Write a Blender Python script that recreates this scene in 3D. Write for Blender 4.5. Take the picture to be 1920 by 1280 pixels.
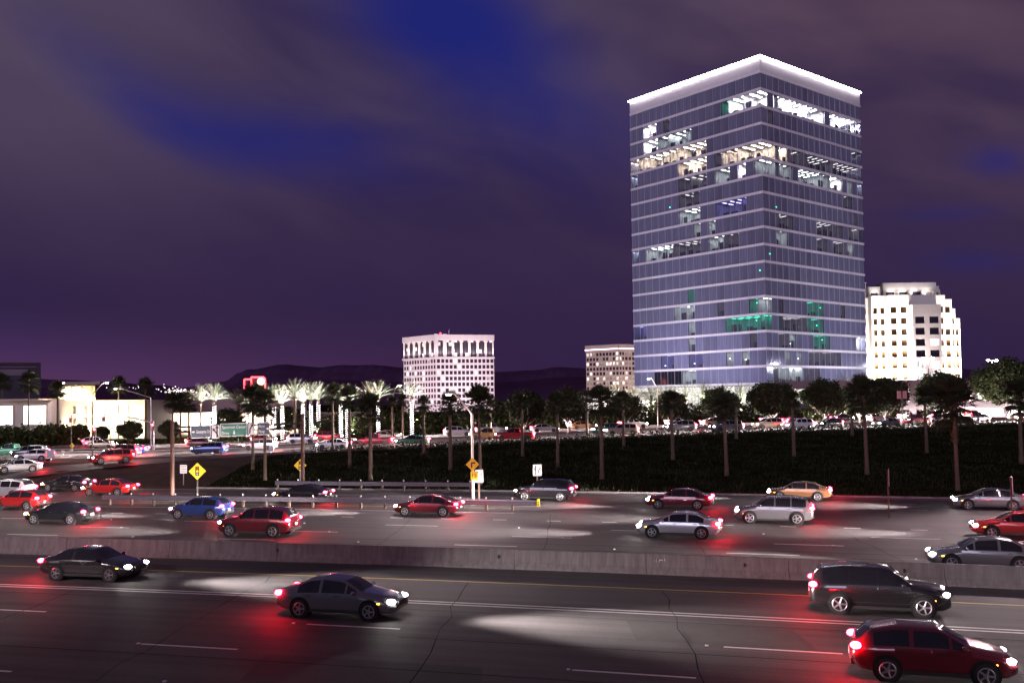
import bpy, math, random
from mathutils import Matrix, Vector
random.seed(7)
R = math.radians
SC = bpy.context.scene
COL = SC.collection
for o in list(bpy.data.objects): bpy.data.objects.remove(o)

# ------------------------------------------------------------------ camera
F = 1745.0            # focal length in pixels of a 1920 px wide frame
PITCH, ROLL, SHIFT = R(2.0), -0.0132, 48.0
CAMZ = 8.0
cam_d = bpy.data.cameras.new('camera'); cam = bpy.data.objects.new('camera', cam_d); COL.objects.link(cam)
cam_d.sensor_width = 36; cam_d.lens = 36 * F / 1920; cam_d.shift_y = SHIFT / 1920
cam_d.clip_start = 0.5; cam_d.clip_end = 20000
CR = Matrix.Rotation(R(90) + PITCH, 3, 'X') @ Matrix.Rotation(ROLL, 3, 'Z')
cam.matrix_world = Matrix.Translation((0, 0, CAMZ)) @ CR.to_4x4()
SC.camera = cam

# ------------------------------------------------------------------ night sky
w = bpy.data.worlds.new('World'); SC.world = w; w.use_nodes = True
nt = w.node_tree; N = nt.nodes; LK = nt.links
for n in list(N): N.remove(n)
def wn(t, **k):
    n = N.new(t)
    for a, b in k.items(): setattr(n, a, b)
    return n
def wmath(op, a, b=None, c=None):
    n = N.new('ShaderNodeMath'); n.operation = op
    for i, v in enumerate((a, b, c)):
        if v is None: continue
        if isinstance(v, (int, float)): n.inputs[i].default_value = v
        else: LK.new(v, n.inputs[i])
    return n.outputs[0]
def wmix(f, a, b):
    n = N.new('ShaderNodeMix'); n.data_type = 'RGBA'
    if isinstance(f, (int, float)): n.inputs[0].default_value = f
    else: LK.new(f, n.inputs[0])
    for i, v in ((6, a), (7, b)):
        if isinstance(v, tuple): n.inputs[i].default_value = (*v, 1)
        else: LK.new(v, n.inputs[i])
    return n.outputs[2]
def wramp(v, a, b):
    n = N.new('ShaderNodeMapRange'); n.interpolation_type = 'SMOOTHSTEP'
    LK.new(v, n.inputs[0]); n.inputs[1].default_value = a; n.inputs[2].default_value = b
    return n.outputs[0]
tc = wn('ShaderNodeTexCoord'); sep = wn('ShaderNodeSeparateXYZ'); LK.new(tc.outputs['Generated'], sep.inputs[0])
dx, dy, dz = sep.outputs
az = wmath('ARCTAN2', dx, dy)            # 0 straight ahead, positive to the right
el = wmath('ARCSINE', dz)
def cloud(scale, sx, sy, seed, detail=4, rough=.5, dist=.4, skew=0.0):
    cx = wmath('MULTIPLY', wmath('ADD', az, wmath('MULTIPLY', el, skew)), sx)
    cy = wmath('MULTIPLY', wmath('ADD', el, wmath('MULTIPLY', az, 0.18)), sy)
    cb = wn('ShaderNodeCombineXYZ'); LK.new(cx, cb.inputs[0]); LK.new(cy, cb.inputs[1]); cb.inputs[2].default_value = seed
    n = wn('ShaderNodeTexNoise'); n.inputs['Scale'].default_value = scale; n.inputs['Detail'].default_value = detail
    n.inputs['Roughness'].default_value = rough; n.inputs['Distortion'].default_value = dist
    LK.new(cb.outputs[0], n.inputs['Vector']); return n.outputs[0]
def gap(a0, e0, ra, re, tilt=0.0):      # soft break in the overcast around one direction
    da = wmath('SUBTRACT', az, R(a0)); de = wmath('SUBTRACT', el, R(e0))
    de = wmath('ADD', de, wmath('MULTIPLY', da, tilt))
    q = wmath('ADD', wmath('POWER', wmath('DIVIDE', da, R(ra)), 2), wmath('POWER', wmath('DIVIDE', de, R(re)), 2))
    return wmath('POWER', 2.718, wmath('MULTIPLY', q, -1))
sky = wn('ShaderNodeTexSky'); sky.sky_type = 'NISHITA'; sky.sun_disc = False
sky.sun_elevation = R(1.0); sky.sun_rotation = R(200); sky.air_density = 1.0; sky.dust_density = .3; sky.ozone_density = 6
skyc = wn('ShaderNodeMix'); skyc.data_type = 'RGBA'; skyc.blend_type = 'MULTIPLY'; skyc.inputs[0].default_value = 1
LK.new(sky.outputs[0], skyc.inputs[6]); skyc.inputs[7].default_value = (.0022, .0022, .0026, 1)
n1 = cloud(2.4, 1.0, 2.2, 3.1, 3, .45, .5, .4); n2 = cloud(6.0, 1.0, 2.0, 9.4, 3, .45, .5, .5)
g = wmath('ADD', gap(-.5, 19.8, 10.5, 4.2, .40), wmath('ADD', wmath('MULTIPLY', gap(-14, 15.4, 9, 2.6, .05), .8), wmath('MULTIPLY', gap(-23, 17.5, 6, 2.4, .5), .55)))
g = wmath('ADD', g, wmath('MULTIPLY', gap(-3.5, 23.5, 6, 2.5, .1), .8))
g = wmath('ADD', g, wmath('ADD', wmath('MULTIPLY', gap(28, 12.5, 2.0, 1.0, .1), .75), wmath('ADD', wmath('MULTIPLY', gap(25.5, 10, 3.0, .55, .05), .42), wmath('MULTIPLY', gap(26.8, 7.2, 3.2, .8, .05), .45))))
nz = wmath('MULTIPLY', wmath('ADD', n1, wmath('MULTIPLY', n2, .6)), .625)
gm = wramp(wmath('ADD', wmath('MULTIPLY', g, .72), wmath('MULTIPLY', wmath('SUBTRACT', nz, .5), 1.3)), -.02, 1.08)
elr = wramp(el, R(0), R(24))
base = wmix(elr, (.030, .0135, .056), (.070, .050, .104))
side = wramp(az, R(-2), R(26))
base = wmix(wmath('MULTIPLY', side, wmath('MULTIPLY', elr, .8)), base, (.108, .060, .092))
lump = wramp(wmath('ADD', wmath('MULTIPLY', n1, .6), wmath('MULTIPLY', n2, .4)), .36, .66)
base = wmix(wmath('MULTIPLY', lump, .85), base, (.030, .0175, .058))
left = wmath('MULTIPLY', wramp(az, R(-12), R(-30)), wramp(el, R(6), R(20)))
base = wmix(wmath('MULTIPLY', left, .38), base, (.120, .088, .140))
blue = wn('ShaderNodeMix'); blue.data_type = 'RGBA'; blue.blend_type = 'ADD'; blue.inputs[0].default_value = 1
LK.new(skyc.outputs[2], blue.inputs[6]); blue.inputs[7].default_value = (.014, .018, .165, 1)
col = wmix(gm, base, blue.outputs[2])
glow = wmath('MULTIPLY', wramp(el, R(6), R(-.5)), wramp(az, R(8), R(-32)))   # town glow low on the left
col = wmix(wmath('MULTIPLY', glow, .50), col, (.17, .060, .17))
bg = wn('ShaderNodeBackground'); LK.new(col, bg.inputs[0]); bg.inputs[1].default_value = 1.0
wo = wn('ShaderNodeOutputWorld'); LK.new(bg.outputs[0], wo.inputs[0])

# ------------------------------------------------------------------ last twilight, behind the camera's left shoulder
sl = bpy.data.lights.new('twilight_sun', 'SUN'); sl.energy = 0.95; sl.angle = R(25); sl.color = (.80, .74, 1.0)
so = bpy.data.objects.new('twilight_sun', sl); COL.objects.link(so)
SUN_AZ, SUN_EL = R(200), R(6)           # from the south-west, low
sd = Vector((math.sin(SUN_AZ) * math.cos(SUN_EL), math.cos(SUN_AZ) * math.cos(SUN_EL), math.sin(SUN_EL)))
so.rotation_euler = sd.to_track_quat('Z', 'Y').to_euler()
so.location = (-60, -120, 90)

SC.view_settings.view_transform = 'Standard'; SC.view_settings.look = 'None'
SC.view_settings.exposure = 0.0; SC.view_settings.gamma = 1.0
SC.render.engine = 'CYCLES'
SC.cycles.use_denoising = True
try: SC.cycles.denoiser = 'OPENIMAGEDENOISE'
except Exception: pass
SC.cycles.use_light_tree = True
SC.cycles.max_bounces = 4; SC.cycles.diffuse_bounces = 1; SC.cycles.glossy_bounces = 2; SC.cycles.transmission_bounces = 1
SC.cycles.transparent_max_bounces = 8; SC.cycles.sample_clamp_indirect = 4

# ------------------------------------------------------------------ geometry of the place (metres, camera at x=0 y=0)
def ray(px, py):
    return CR @ Vector(((px - 960) / F, (640 + SHIFT - py) / F, -1))
def P(px, py, Y):                       # the place seen at that pixel at distance Y
    d = ray(px, py); t = Y / d.y
    return Vector((d.x * t, Y, CAMZ + d.z * t))
def sst(a, b, v):
    t = min(1, max(0, (v - a) / (b - a))); return t * t * (3 - 2 * t)
def Yb(x): return 44.2 - .268 * x - .001 * x * x          # foot of the median barrier
def heading(x): return math.atan(-.268 - .002 * x)
def Yst(x): return 126 + (.004 * x * x if x > 0 else 0)    # near kerb of the cross street
def zst(x): return .8 + 2.2 * sst(-60, 36, x)
MEDGE = 37.0
def gz(x, y):
    m = y - Yb(x)
    if m < -28: return 6.0 * sst(-28, -41, m)
    df = max(m - MEDGE, 0); ds = max(Yst(x) - y, 0)
    t = (df + 1e-4) / (df + ds + 1e-4) if df > 0 or ds > 0 else 1
    if df == 0: t = 0
    z = zst(x) * sst(0, 1, t)
    if 0 < t < 1: z += .55 * math.sin(math.pi * t) * sst(0, 12, df) * sst(0, 10, ds)
    return z
def on_ground(px, py):
    d = ray(px, py); t = 12.0
    while t < 900:
        p = Vector((0, 0, CAMZ)) + d * t
        if p.z <= gz(p.x, p.y): break
        t += .25
    return Vector((p.x, p.y, gz(p.x, p.y)))
def on_street(px, q):                   # on the ground q metres beyond the street's near kerb, in that direction
    d = ray(px, 760); t = 60.0
    while t < 600:
        p = d * t
        if p.y >= Yst(p.x) + q: break
        t += .2
    return Vector((p.x, p.y, zst(p.x)))
def z_at(x, y, py, px=None):            # height whose image row is py at that ground place
    lo, hi = -20, 300
    for _ in range(50):
        mid = (lo + hi) / 2
        c = CR.transposed() @ Vector((x, y, mid - CAMZ))
        row = 640 + SHIFT - F * c.y / -c.z
        if row > py: lo = mid
        else: hi = mid
    return lo

# ------------------------------------------------------------------ helpers
class MB:
    def __init__(s): s.v = []; s.f = []; s.m = []
    def add(s, vs, fs, mi=0):
        b = len(s.v); s.v += [tuple(p) for p in vs]; s.f += [tuple(b + i for i in f) for f in fs]; s.m += [mi] * len(fs); return s
    def box(s, c, d, rz=0, mi=0):
        x, y, z = d[0] / 2, d[1] / 2, d[2] / 2; cs, sn = math.cos(rz), math.sin(rz)
        vs = [(c[0] + a * x * cs - b * y * sn, c[1] + a * x * sn + b * y * cs, c[2] + e * z) for a in (-1, 1) for b in (-1, 1) for e in (-1, 1)]
        return s.add(vs, [(0, 1, 3, 2), (4, 6, 7, 5), (0, 4, 5, 1), (2, 3, 7, 6), (0, 2, 6, 4), (1, 5, 7, 3)], mi)
    def bar(s, p, q, r, r2=None, n=8, mi=0, caps=True):
        p, q = Vector(p), Vector(q); r2 = r if r2 is None else r2
        a = (q - p).normalized(); u = a.cross(Vector((0, 0, 1)))
        if u.length < 1e-3: u = Vector((1, 0, 0))
        u.normalize(); v = a.cross(u)
        vs = []
        for k in range(n):
            c, d = math.cos(2 * math.pi * k / n), math.sin(2 * math.pi * k / n)
            vs += [p + (u * c + v * d) * r, q + (u * c + v * d) * r2]
        fs = [(2 * k, 2 * ((k + 1) % n), 2 * ((k + 1) % n) + 1, 2 * k + 1) for k in range(n)]
        if caps: fs += [tuple(2 * k for k in range(n))[::-1], tuple(2 * k + 1 for k in range(n))]
        return s.add(vs, fs, mi)
    def tube(s, pts, rs, n=8, mi=0):
        for i in range(len(pts) - 1):
            s.bar(pts[i], pts[i + 1], rs[i] if not isinstance(rs, (int, float)) else rs, rs[i + 1] if not isinstance(rs, (int, float)) else rs, n, mi, i in (0, len(pts) - 2))
        return s
    def prism(s, poly, z0, z1, mi=0):
        n = len(poly)
        vs = [(x, y, z0) for x, y in poly] + [(x, y, z1) for x, y in poly]
        fs = [(i, (i + 1) % n, n + (i + 1) % n, n + i) for i in range(n)] + [tuple(range(n))[::-1], tuple(range(n, 2 * n))]
        return s.add(vs, fs, mi)
    def ball(s, c, r, n=10, k=6, mi=0):
        rr = r if isinstance(r, (tuple, list)) else (r, r, r)
        vs = [(c[0], c[1], c[2] - rr[2])]
        for i in range(1, k):
            a = -math.pi / 2 + math.pi * i / k
            vs += [(c[0] + rr[0] * math.cos(a) * math.cos(2 * math.pi * j / n), c[1] + rr[1] * math.cos(a) * math.sin(2 * math.pi * j / n), c[2] + rr[2] * math.sin(a)) for j in range(n)]
        vs.append((c[0], c[1], c[2] + rr[2])); L = len(vs) - 1; fs = []
        for j in range(n):
            fs.append((0, 1 + (j + 1) % n, 1 + j)); fs.append((L, L - n + j, L - n + (j + 1) % n))
            for i in range(k - 2): a = 1 + i * n; fs.append((a + j, a + (j + 1) % n, a + n + (j + 1) % n, a + n + j))
        return s.add(vs, fs, mi)
    def mesh(s, name, mats, smooth=False):
        me = bpy.data.meshes.new(name); me.from_pydata(s.v, [], s.f)
        for m in (mats if isinstance(mats, (list, tuple)) else [mats]): me.materials.append(m)
        me.polygons.foreach_set('material_index', s.m)
        if smooth: me.polygons.foreach_set('use_smooth', [True] * len(s.f))
        me.update(); return me
    def build(s, name, mats, parent=None, smooth=False, loc=None, rz=0):
        return link(name, s.mesh(name, mats, smooth), parent, loc, rz)
def link(name, data, parent=None, loc=None, rz=0):
    o = bpy.data.objects.new(name, data); COL.objects.link(o)
    if parent is not None: o.parent = parent
    if loc is not None: o.location = loc
    if rz: o.rotation_euler.z = rz
    return o
def tag(o, label=None, cat=None, group=None, kind=None):
    if label: o['label'] = label
    if cat: o['category'] = cat
    if group: o['group'] = group
    if kind: o['kind'] = kind
    return o
def thing(name, label, cat, loc=(0, 0, 0), rz=0, group=None):
    return tag(link(name, None, None, loc, rz), label, cat, group)
def struct(o): o['kind'] = 'structure'; return o
def copy_tree(o, parent=None):
    c = o.copy(); COL.objects.link(c); c.parent = parent
    for ch in list(o.children): copy_tree(ch, c)
    return c
ORD = 'first second third fourth fifth sixth seventh eighth ninth tenth eleventh twelfth thirteenth fourteenth fifteenth sixteenth seventeenth eighteenth nineteenth twentieth twenty-first twenty-second twenty-third twenty-fourth twenty-fifth twenty-sixth twenty-seventh twenty-eighth twenty-ninth thirtieth'.split()

MATS = {}
def mat(name, color, rough=.6, metal=0, emit=None, es=0, var=0, vscale=3, bump=0, bscale=20, spec=.5, coat=0, obj=False, dark=None):
    if name in MATS: return MATS[name]
    m = bpy.data.materials.new(name); m.use_nodes = True; MATS[name] = m
    t = m.node_tree; b = t.nodes['Principled BSDF']
    b.inputs['Base Color'].default_value = (*color, 1); b.inputs['Roughness'].default_value = rough; b.inputs['Metallic'].default_value = metal
    b.inputs['Specular IOR Level'].default_value = spec
    if coat: b.inputs['Coat Weight'].default_value = coat
    if emit: b.inputs['Emission Color'].default_value = (*emit, 1); b.inputs['Emission Strength'].default_value = es
    if var or bump:
        c = t.nodes.new('ShaderNodeTexCoord')
        src = c.outputs['Object']
    if var:
        n = t.nodes.new('ShaderNodeTexNoise'); n.inputs['Scale'].default_value = vscale; n.inputs['Detail'].default_value = 6; n.inputs['Roughness'].default_value = .65
        t.links.new(src, n.inputs['Vector'])
        mr = t.nodes.new('ShaderNodeMapRange'); mr.inputs[1].default_value = .3; mr.inputs[2].default_value = .7
        t.links.new(n.outputs[0], mr.inputs[0])
        mx = t.nodes.new('ShaderNodeMix'); mx.data_type = 'RGBA'
        t.links.new(mr.outputs[0], mx.inputs[0])
        dk = dark or tuple(x * (1 - var) for x in color)
        mx.inputs[6].default_value = (*dk, 1); mx.inputs[7].default_value = (*color, 1)
        t.links.new(mx.outputs[2], b.inputs['Base Color'])
    if bump:
        n = t.nodes.new('ShaderNodeTexNoise'); n.inputs['Scale'].default_value = bscale; n.inputs['Detail'].default_value = 5
        t.links.new(src, n.inputs['Vector'])
        bp = t.nodes.new('ShaderNodeBump'); bp.inputs['Strength'].default_value = bump; bp.inputs['Distance'].default_value = .05
        t.links.new(n.outputs[0], bp.inputs['Height']); t.links.new(bp.outputs[0], b.inputs['Normal'])
    return m
def nosample(m): m.cycles.emission_sampling = 'NONE'; return m
def lamp(kind, name, parent, loc, energy, color, aim=None, size=60, blend=.5, rad=.1):
    l = bpy.data.lights.new(name, kind); l.energy = energy; l.color = color
    if kind == 'SPOT': l.spot_size = R(size); l.spot_blend = blend
    if kind in ('SPOT', 'POINT'): l.shadow_soft_size = rad
    o = link(name, l, parent, loc)
    if aim is not None: o.rotation_euler = Vector(aim).to_track_quat('-Z', 'Y').to_euler()
    return o
def text_mesh(txt, size, mtl, extrude=.004):
    cu = bpy.data.curves.new('lettering', 'FONT'); cu.body = txt; cu.size = size; cu.extrude = extrude; cu.align_x = 'CENTER'; cu.align_y = 'CENTER'
    o = bpy.data.objects.new('lettering', cu); COL.objects.link(o)
    dg = bpy.context.evaluated_depsgraph_get(); me = bpy.data.meshes.new_from_object(o.evaluated_get(dg))
    bpy.data.objects.remove(o); bpy.data.curves.remove(cu)
    me.materials.clear(); me.materials.append(mtl)
    me.transform(Matrix.Rotation(R(90), 4, 'X'))        # stands up in XZ, reads from -Y
    return me
# ================================================================== THE SETTING
M_asph = mat('asphalt', (.066, .061, .064), .72, bump=.35, bscale=60, spec=.3)
def wear(m):      # tyre-polished tracks along the lanes, patches and oil stains
    t = m.node_tree; b = t.nodes['Principled BSDF']; c = t.nodes.new('ShaderNodeTexCoord'); sp = t.nodes.new('ShaderNodeSeparateXYZ'); t.links.new(c.outputs['Object'], sp.inputs[0])
    def mm(op, a, d):
        n = t.nodes.new('ShaderNodeMath'); n.operation = op
        for i, v in enumerate((a, d)):
            if isinstance(v, (int, float)): n.inputs[i].default_value = v
            else: t.links.new(v, n.inputs[i])
        return n.outputs[0]
    x, y = sp.outputs[0], sp.outputs[1]
    off = mm('ADD', y, mm('ADD', mm('MULTIPLY', x, .268), mm('MULTIPLY', mm('MULTIPLY', x, x), .001)))
    def nz(sx, sy, det, seed):
        cb = t.nodes.new('ShaderNodeCombineXYZ'); t.links.new(mm('MULTIPLY', x, sx), cb.inputs[0]); t.links.new(mm('MULTIPLY', off, sy), cb.inputs[1]); cb.inputs[2].default_value = seed
        n = t.nodes.new('ShaderNodeTexNoise'); n.inputs['Scale'].default_value = 1; n.inputs['Detail'].default_value = det; n.inputs['Roughness'].default_value = .6; t.links.new(cb.outputs[0], n.inputs['Vector']); return n.outputs[0]
    v = mm('ADD', mm('MULTIPLY', nz(.012, 1.5, 4, 1), .9), mm('ADD', mm('MULTIPLY', nz(.25, .5, 5, 4), .35), mm('MULTIPLY', nz(9, 9, 3, 7), .35)))
    mr = t.nodes.new('ShaderNodeMapRange'); mr.inputs[1].default_value = .55; mr.inputs[2].default_value = 1.05; mr.inputs[3].default_value = .5; mr.inputs[4].default_value = 1.35; t.links.new(v, mr.inputs[0])
    mx = t.nodes.new('ShaderNodeMix'); mx.data_type = 'RGBA'; mx.blend_type = 'MULTIPLY'; mx.inputs[0].default_value = 1; mx.inputs[6].default_value = b.inputs['Base Color'].default_value; t.links.new(mr.outputs[0], mx.inputs[7]); t.links.new(mx.outputs[2], b.inputs['Base Color'])
wear(M_asph)
M_asph2 = mat('asphalt_worn', (.085, .080, .082), .6, var=.3, vscale=.6, bump=.3, bscale=50)
M_conc = mat('concrete', (.30, .28, .28), .85, var=.45, vscale=1.2, bump=.3, bscale=12)
M_barrier = mat('stained_concrete', (.30, .275, .28), .9, bump=.3, bscale=12)
def streaks(m):
    t = m.node_tree; b = t.nodes['Principled BSDF']; c = t.nodes.new('ShaderNodeTexCoord'); mp = t.nodes.new('ShaderNodeMapping'); mp.inputs['Scale'].default_value = (2.4, 2.4, .22); t.links.new(c.outputs['Object'], mp.inputs[0])
    n = t.nodes.new('ShaderNodeTexNoise'); n.inputs['Scale'].default_value = 1.6; n.inputs['Detail'].default_value = 7; n.inputs['Roughness'].default_value = .7; t.links.new(mp.outputs[0], n.inputs['Vector'])
    cr = t.nodes.new('ShaderNodeValToRGB'); cr.color_ramp.elements[0].position = .36; cr.color_ramp.elements[0].color = (.095, .086, .09, 1); cr.color_ramp.elements[1].position = .66; cr.color_ramp.elements[1].color = (.165, .152, .156, 1)
    t.links.new(n.outputs[0], cr.inputs[0]); t.links.new(cr.outputs[0], b.inputs['Base Color'])
streaks(M_barrier)
M_paint = mat('road_paint_white', (.75, .75, .74), .6, var=.25, vscale=6)
M_paintY = mat('road_paint_yellow', (.70, .48, .06), .6, var=.25, vscale=6)
M_grass = mat('grass_slope', (.030, .041, .012), .95, var=.8, vscale=.35, bump=.9, bscale=3, dark=(.016, .012, .007), spec=.0)
M_earth = mat('dry_earth', (.10, .065, .050), .95, var=.5, vscale=.5, bump=.6, bscale=4, spec=.1)
M_galv = mat('galvanised_steel', (.45, .45, .47), .45, .7, var=.3, vscale=8)
M_rail = mat('weathered_guardrail_steel', (.17, .165, .20), .6, .5, var=.35, vscale=6)
M_dkmetal = mat('dark_painted_steel', (.045, .038, .036), .55, .3)
M_white = mat('white_reflector', (.85, .85, .85), .4)
M_pole = mat('pale_pole', (.62, .60, .55), .5, .2)

# --- ground: one sheet, finer near the camera, out to the horizon
def axis(vals):
    out = []
    for a, b, st in vals:
        k = a
        while k < b - 1e-6: out.append(k); k += st
    return out
xs = axis([(-6000, -1000, 1000), (-1000, -200, 100), (-200, -100, 10), (-100, 120, 2.0), (120, 220, 10), (220, 1020, 100), (1020, 6100, 1000)])
ys = axis([(-200, 0, 20), (0, 160, 1.5), (160, 240, 8), (240, 1000, 80), (1000, 7001, 1000)])
g_ = MB()
rnd = random.Random(3)
for y in ys:
    for x in xs:
        z = gz(x, y) - .06 if -150 < x < 220 and y < 400 else zst(x) - .06
        m = y - Yb(x); q = y - Yst(x)
        if m > MEDGE + 1.5 and q < -2: z += rnd.uniform(-.10, .10) + .12 * math.sin(x * .31 + y * .5) * math.sin(y * .23)
        g_.v.append((x, y, z))
nx = len(xs)
for j in range(len(ys) - 1):
    for i in range(nx - 1):
        a = j * nx + i; g_.f.append((a, a + 1, a + nx + 1, a + nx))
        xc, yc = (xs[i] + xs[i + 1]) / 2, (ys[j] + ys[j + 1]) / 2
        m = yc - Yb(xc); g_.m.append(1 if (xc < -30 and m > MEDGE and yc < Yst(xc)) else 0)
struct(g_.build('ground', [M_grass, M_earth], smooth=True))

def strip(fn0, fn1, x0, x1, step, zoff, w0=None):     # road sheet between two curves y=fn0(x), y=fn1(x)
    b = MB(); k = max(2, int((x1 - x0) / step) + 1); X = [x0 + (x1 - x0) * i / (k - 1) for i in range(k)]
    NY = 5
    for x in X:
        for j in range(NY):
            y = fn0(x) + (fn1(x) - fn0(x)) * j / (NY - 1); b.v.append((x, y, gz(x, y) + zoff))
    for i in range(k - 1):
        for j in range(NY - 1):
            a = i * NY + j; b.f.append((a, a + NY, a + NY + 1, a + 1)); b.m.append(0)
    return b
road = struct(strip(lambda x: Yb(x) - 28, lambda x: Yb(x) + MEDGE, -220, 160, 3, 0.0).build('freeway', M_asph))
street = struct(strip(lambda x: Yst(x), lambda x: Yst(x) + 19, -200, 200, 3, 0.0).build('cross_street_near_carriageway', M_asph2))
street2 = struct(strip(lambda x: Yst(x) + 27, lambda x: Yst(x) + 40, -200, 200, 3, 0.0).build('cross_street_far_carriageway', M_asph2))
def kerb_line(name, off, base, x0=-200, x1=200, h=.13):
    b = MB(); X = [x0 + 4 * i for i in range(int((x1 - x0) / 4) + 1)]
    for x in X:
        y = base(x) + off; z = gz(x, y)
        b.v += [(x, y - .15, z - .1), (x, y - .15, z + h), (x, y + .15, z + h), (x, y + .15, z - .1)]
    for i in range(len(X) - 1):
        a = 4 * i
        b.f += [(a, a + 4, a + 5, a + 1), (a + 1, a + 5, a + 6, a + 2), (a + 2, a + 6, a + 7, a + 3)]; b.m += [0] * 3
    return struct(b.build(name, M_conc))
kerb_line('kerb_street_near', -.15, Yst, -28); kerb_line('kerb_median_near', 19.15, Yst); kerb_line('kerb_median_far', 26.85, Yst); kerb_line('kerb_street_far', 40.15, Yst)
kerb_line('kerb_freeway_slope', MEDGE + .1, Yb, -30, 150)
# slip road from the street round to the ramp
sl_pts = [(-64, 94), (-57, 100.5), (-50, 107), (-43, 113), (-34, 118.5), (-22, 122.5), (-8, 125)]
b = MB(); fine = []
for i in range(len(sl_pts) - 1):
    for k in range(6):
        t = k / 6; fine.append((sl_pts[i][0] * (1 - t) + sl_pts[i + 1][0] * t, sl_pts[i][1] * (1 - t) + sl_pts[i + 1][1] * t))
for i, (x, y) in enumerate(fine):
    a = fine[max(i - 1, 0)]; c = fine[min(i + 1, len(fine) - 1)]; d = Vector((c[0] - a[0], c[1] - a[1])).normalized(); nn = Vector((-d.y, d.x))
    for j in range(5):
        o = (j - 2) * 1.9; b.v.append((x + nn.x * o, y + nn.y * o, gz(x + nn.x * o, y + nn.y * o) + .05))
for i in range(len(fine) - 1):
    for j in range(4): a = i * 5 + j; b.f.append((a, a + 5, a + 6, a + 1)); b.m.append(0)
struct(b.build('slip_road', M_asph2))

# --- lane markings: each dash is a piece of the road it is painted on
def dash_mesh(L, wd, m):
    return MB().add([(-L / 2, -wd / 2, 0), (L / 2, -wd / 2, 0), (L / 2, wd / 2, 0), (-L / 2, wd / 2, 0)], [(0, 1, 2, 3)]).mesh('lane_dash', m)
D_long, D_short, D_st = dash_mesh(3.6, .13, M_paint), dash_mesh(.95, .16, M_paint), dash_mesh(2.6, .12, M_paint)
def dashes(me, base, off, x0, x1, step, parent, hd):
    x = x0
    while x < x1:
        y = base(x) + off; link('lane_dash', me, parent, (x, y, gz(x, y) + .006), hd(x)); x += step
for m, x0 in ((-12.25, -20), (-15.95, -25), (-19.65, -17)): dashes(D_long, Yb, m, x0, 26, 14.2, road, heading)
for m, x0 in ((6.9, -30), (10.6, -41), (14.3, -35)): dashes(D_long, Yb, m, x0, 42, 14.2, road, heading)
dashes(D_short, Yb, 18.0, -40, 46, 3.55, road, heading)
for m in (28.8, 32.6): dashes(D_long, Yb, m, -46 + m % 3, 46, 14.2, road, heading)
def hst(x): return math.atan(.008 * x if x > 0 else 0)
for q in (6.2, 12.6): dashes(D_st, Yst, q, -70 + q, 100, 10, street, hst)
dashes(D_st, Yst, 33.5, -70, 100, 10, street2, hst)
def edge_line(base, off, x0, x1, m, parent, wd=.12):
    b = strip(lambda x: base(x) + off, lambda x: base(x) + off + wd, x0, x1, 3, .005); b.build('edge_line', m, parent)
for m, mm in ((-3.4, M_paintY), (-7.7, M_paint), (-8.1, M_paint), (-23.4, M_paint), (3.2, M_paintY), (36.0, M_paint)): edge_line(Yb, m, -150, 120, mm, road)
edge_line(Yb, 21.8, -150, 0, M_paint, road); edge_line(Yb, 24.6, -150, 0, M_paintY, road)
# tar seams and skid marks along the lanes
M_tar = mat('tar_seam', (.024, .022, .023), .95, spec=.0)
for m, x0, x1 in ((-9.2, -25, 24), (-17.1, -22, 12), (2.2, -33, 30), (8.0, -36, 22), (12.9, -12, 40), (-13.4, -4, 22)):
    edge_line(Yb, m + .04, x0, x1, M_tar, road, .05)
rj = random.Random(15)
for xj in (-27, -18.5, -11, -1.8, 6.4, 15.2, 21.0, 29.5):      # irregular cross joints sealed with tar
    for m0, m1 in ((-23.2, -3.6), (3.4, 21.6)):
        b = MB(); pts = []; n = 12
        for k in range(n + 1):
            m = m0 + (m1 - m0) * k / n; x = xj + (3 if m0 > 0 else 0) + .22 * m * .3 + rj.gauss(0, .07); pts.append((x, Yb(x) + m, .0065))
        for (x, y, z), (x2, y2, z2) in zip(pts, pts[1:]):
            wd = rj.uniform(.008, .02); b.add([(x - wd, y, z), (x + wd, y, z), (x2 + wd, y2, z2), (x2 - wd, y2, z2)], [(0, 1, 2, 3)])
        b.build('tar_joint', M_tar, road)
M_patch = mat('asphalt_patch', (.040, .037, .039), .8, var=.3, vscale=1.5, bump=.3, bscale=40)
for xj, m0, m1, L in ((-8, -19.3, -16.3, 7), (4, -12.0, -9.2, 5.5), (17, -15.6, -12.6, 8), (-22, 7.2, 10.2, 9), (12, 3.6, 6.6, 8), (24, 10.9, 14.0, 7)):
    b = strip(lambda x: Yb(x) + m0, lambda x: Yb(x) + m1, xj, xj + L, 2, .0035); b.build('asphalt_patch', M_patch, road)
mk = MB()
for m in (-12.25, -15.95, -19.65, 6.9, 10.6, 14.3):
    x = -46 + (m * 7) % 7.1 + 3
    while x < 46:
        y = Yb(x) + m; mk.box((x, y, .018), (.10, .10, .03)); x += 14.2
tag(mk.build('pavement_markers', mat('marker_white', (.9, .9, .9), .3), road), kind='stuff')

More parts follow.
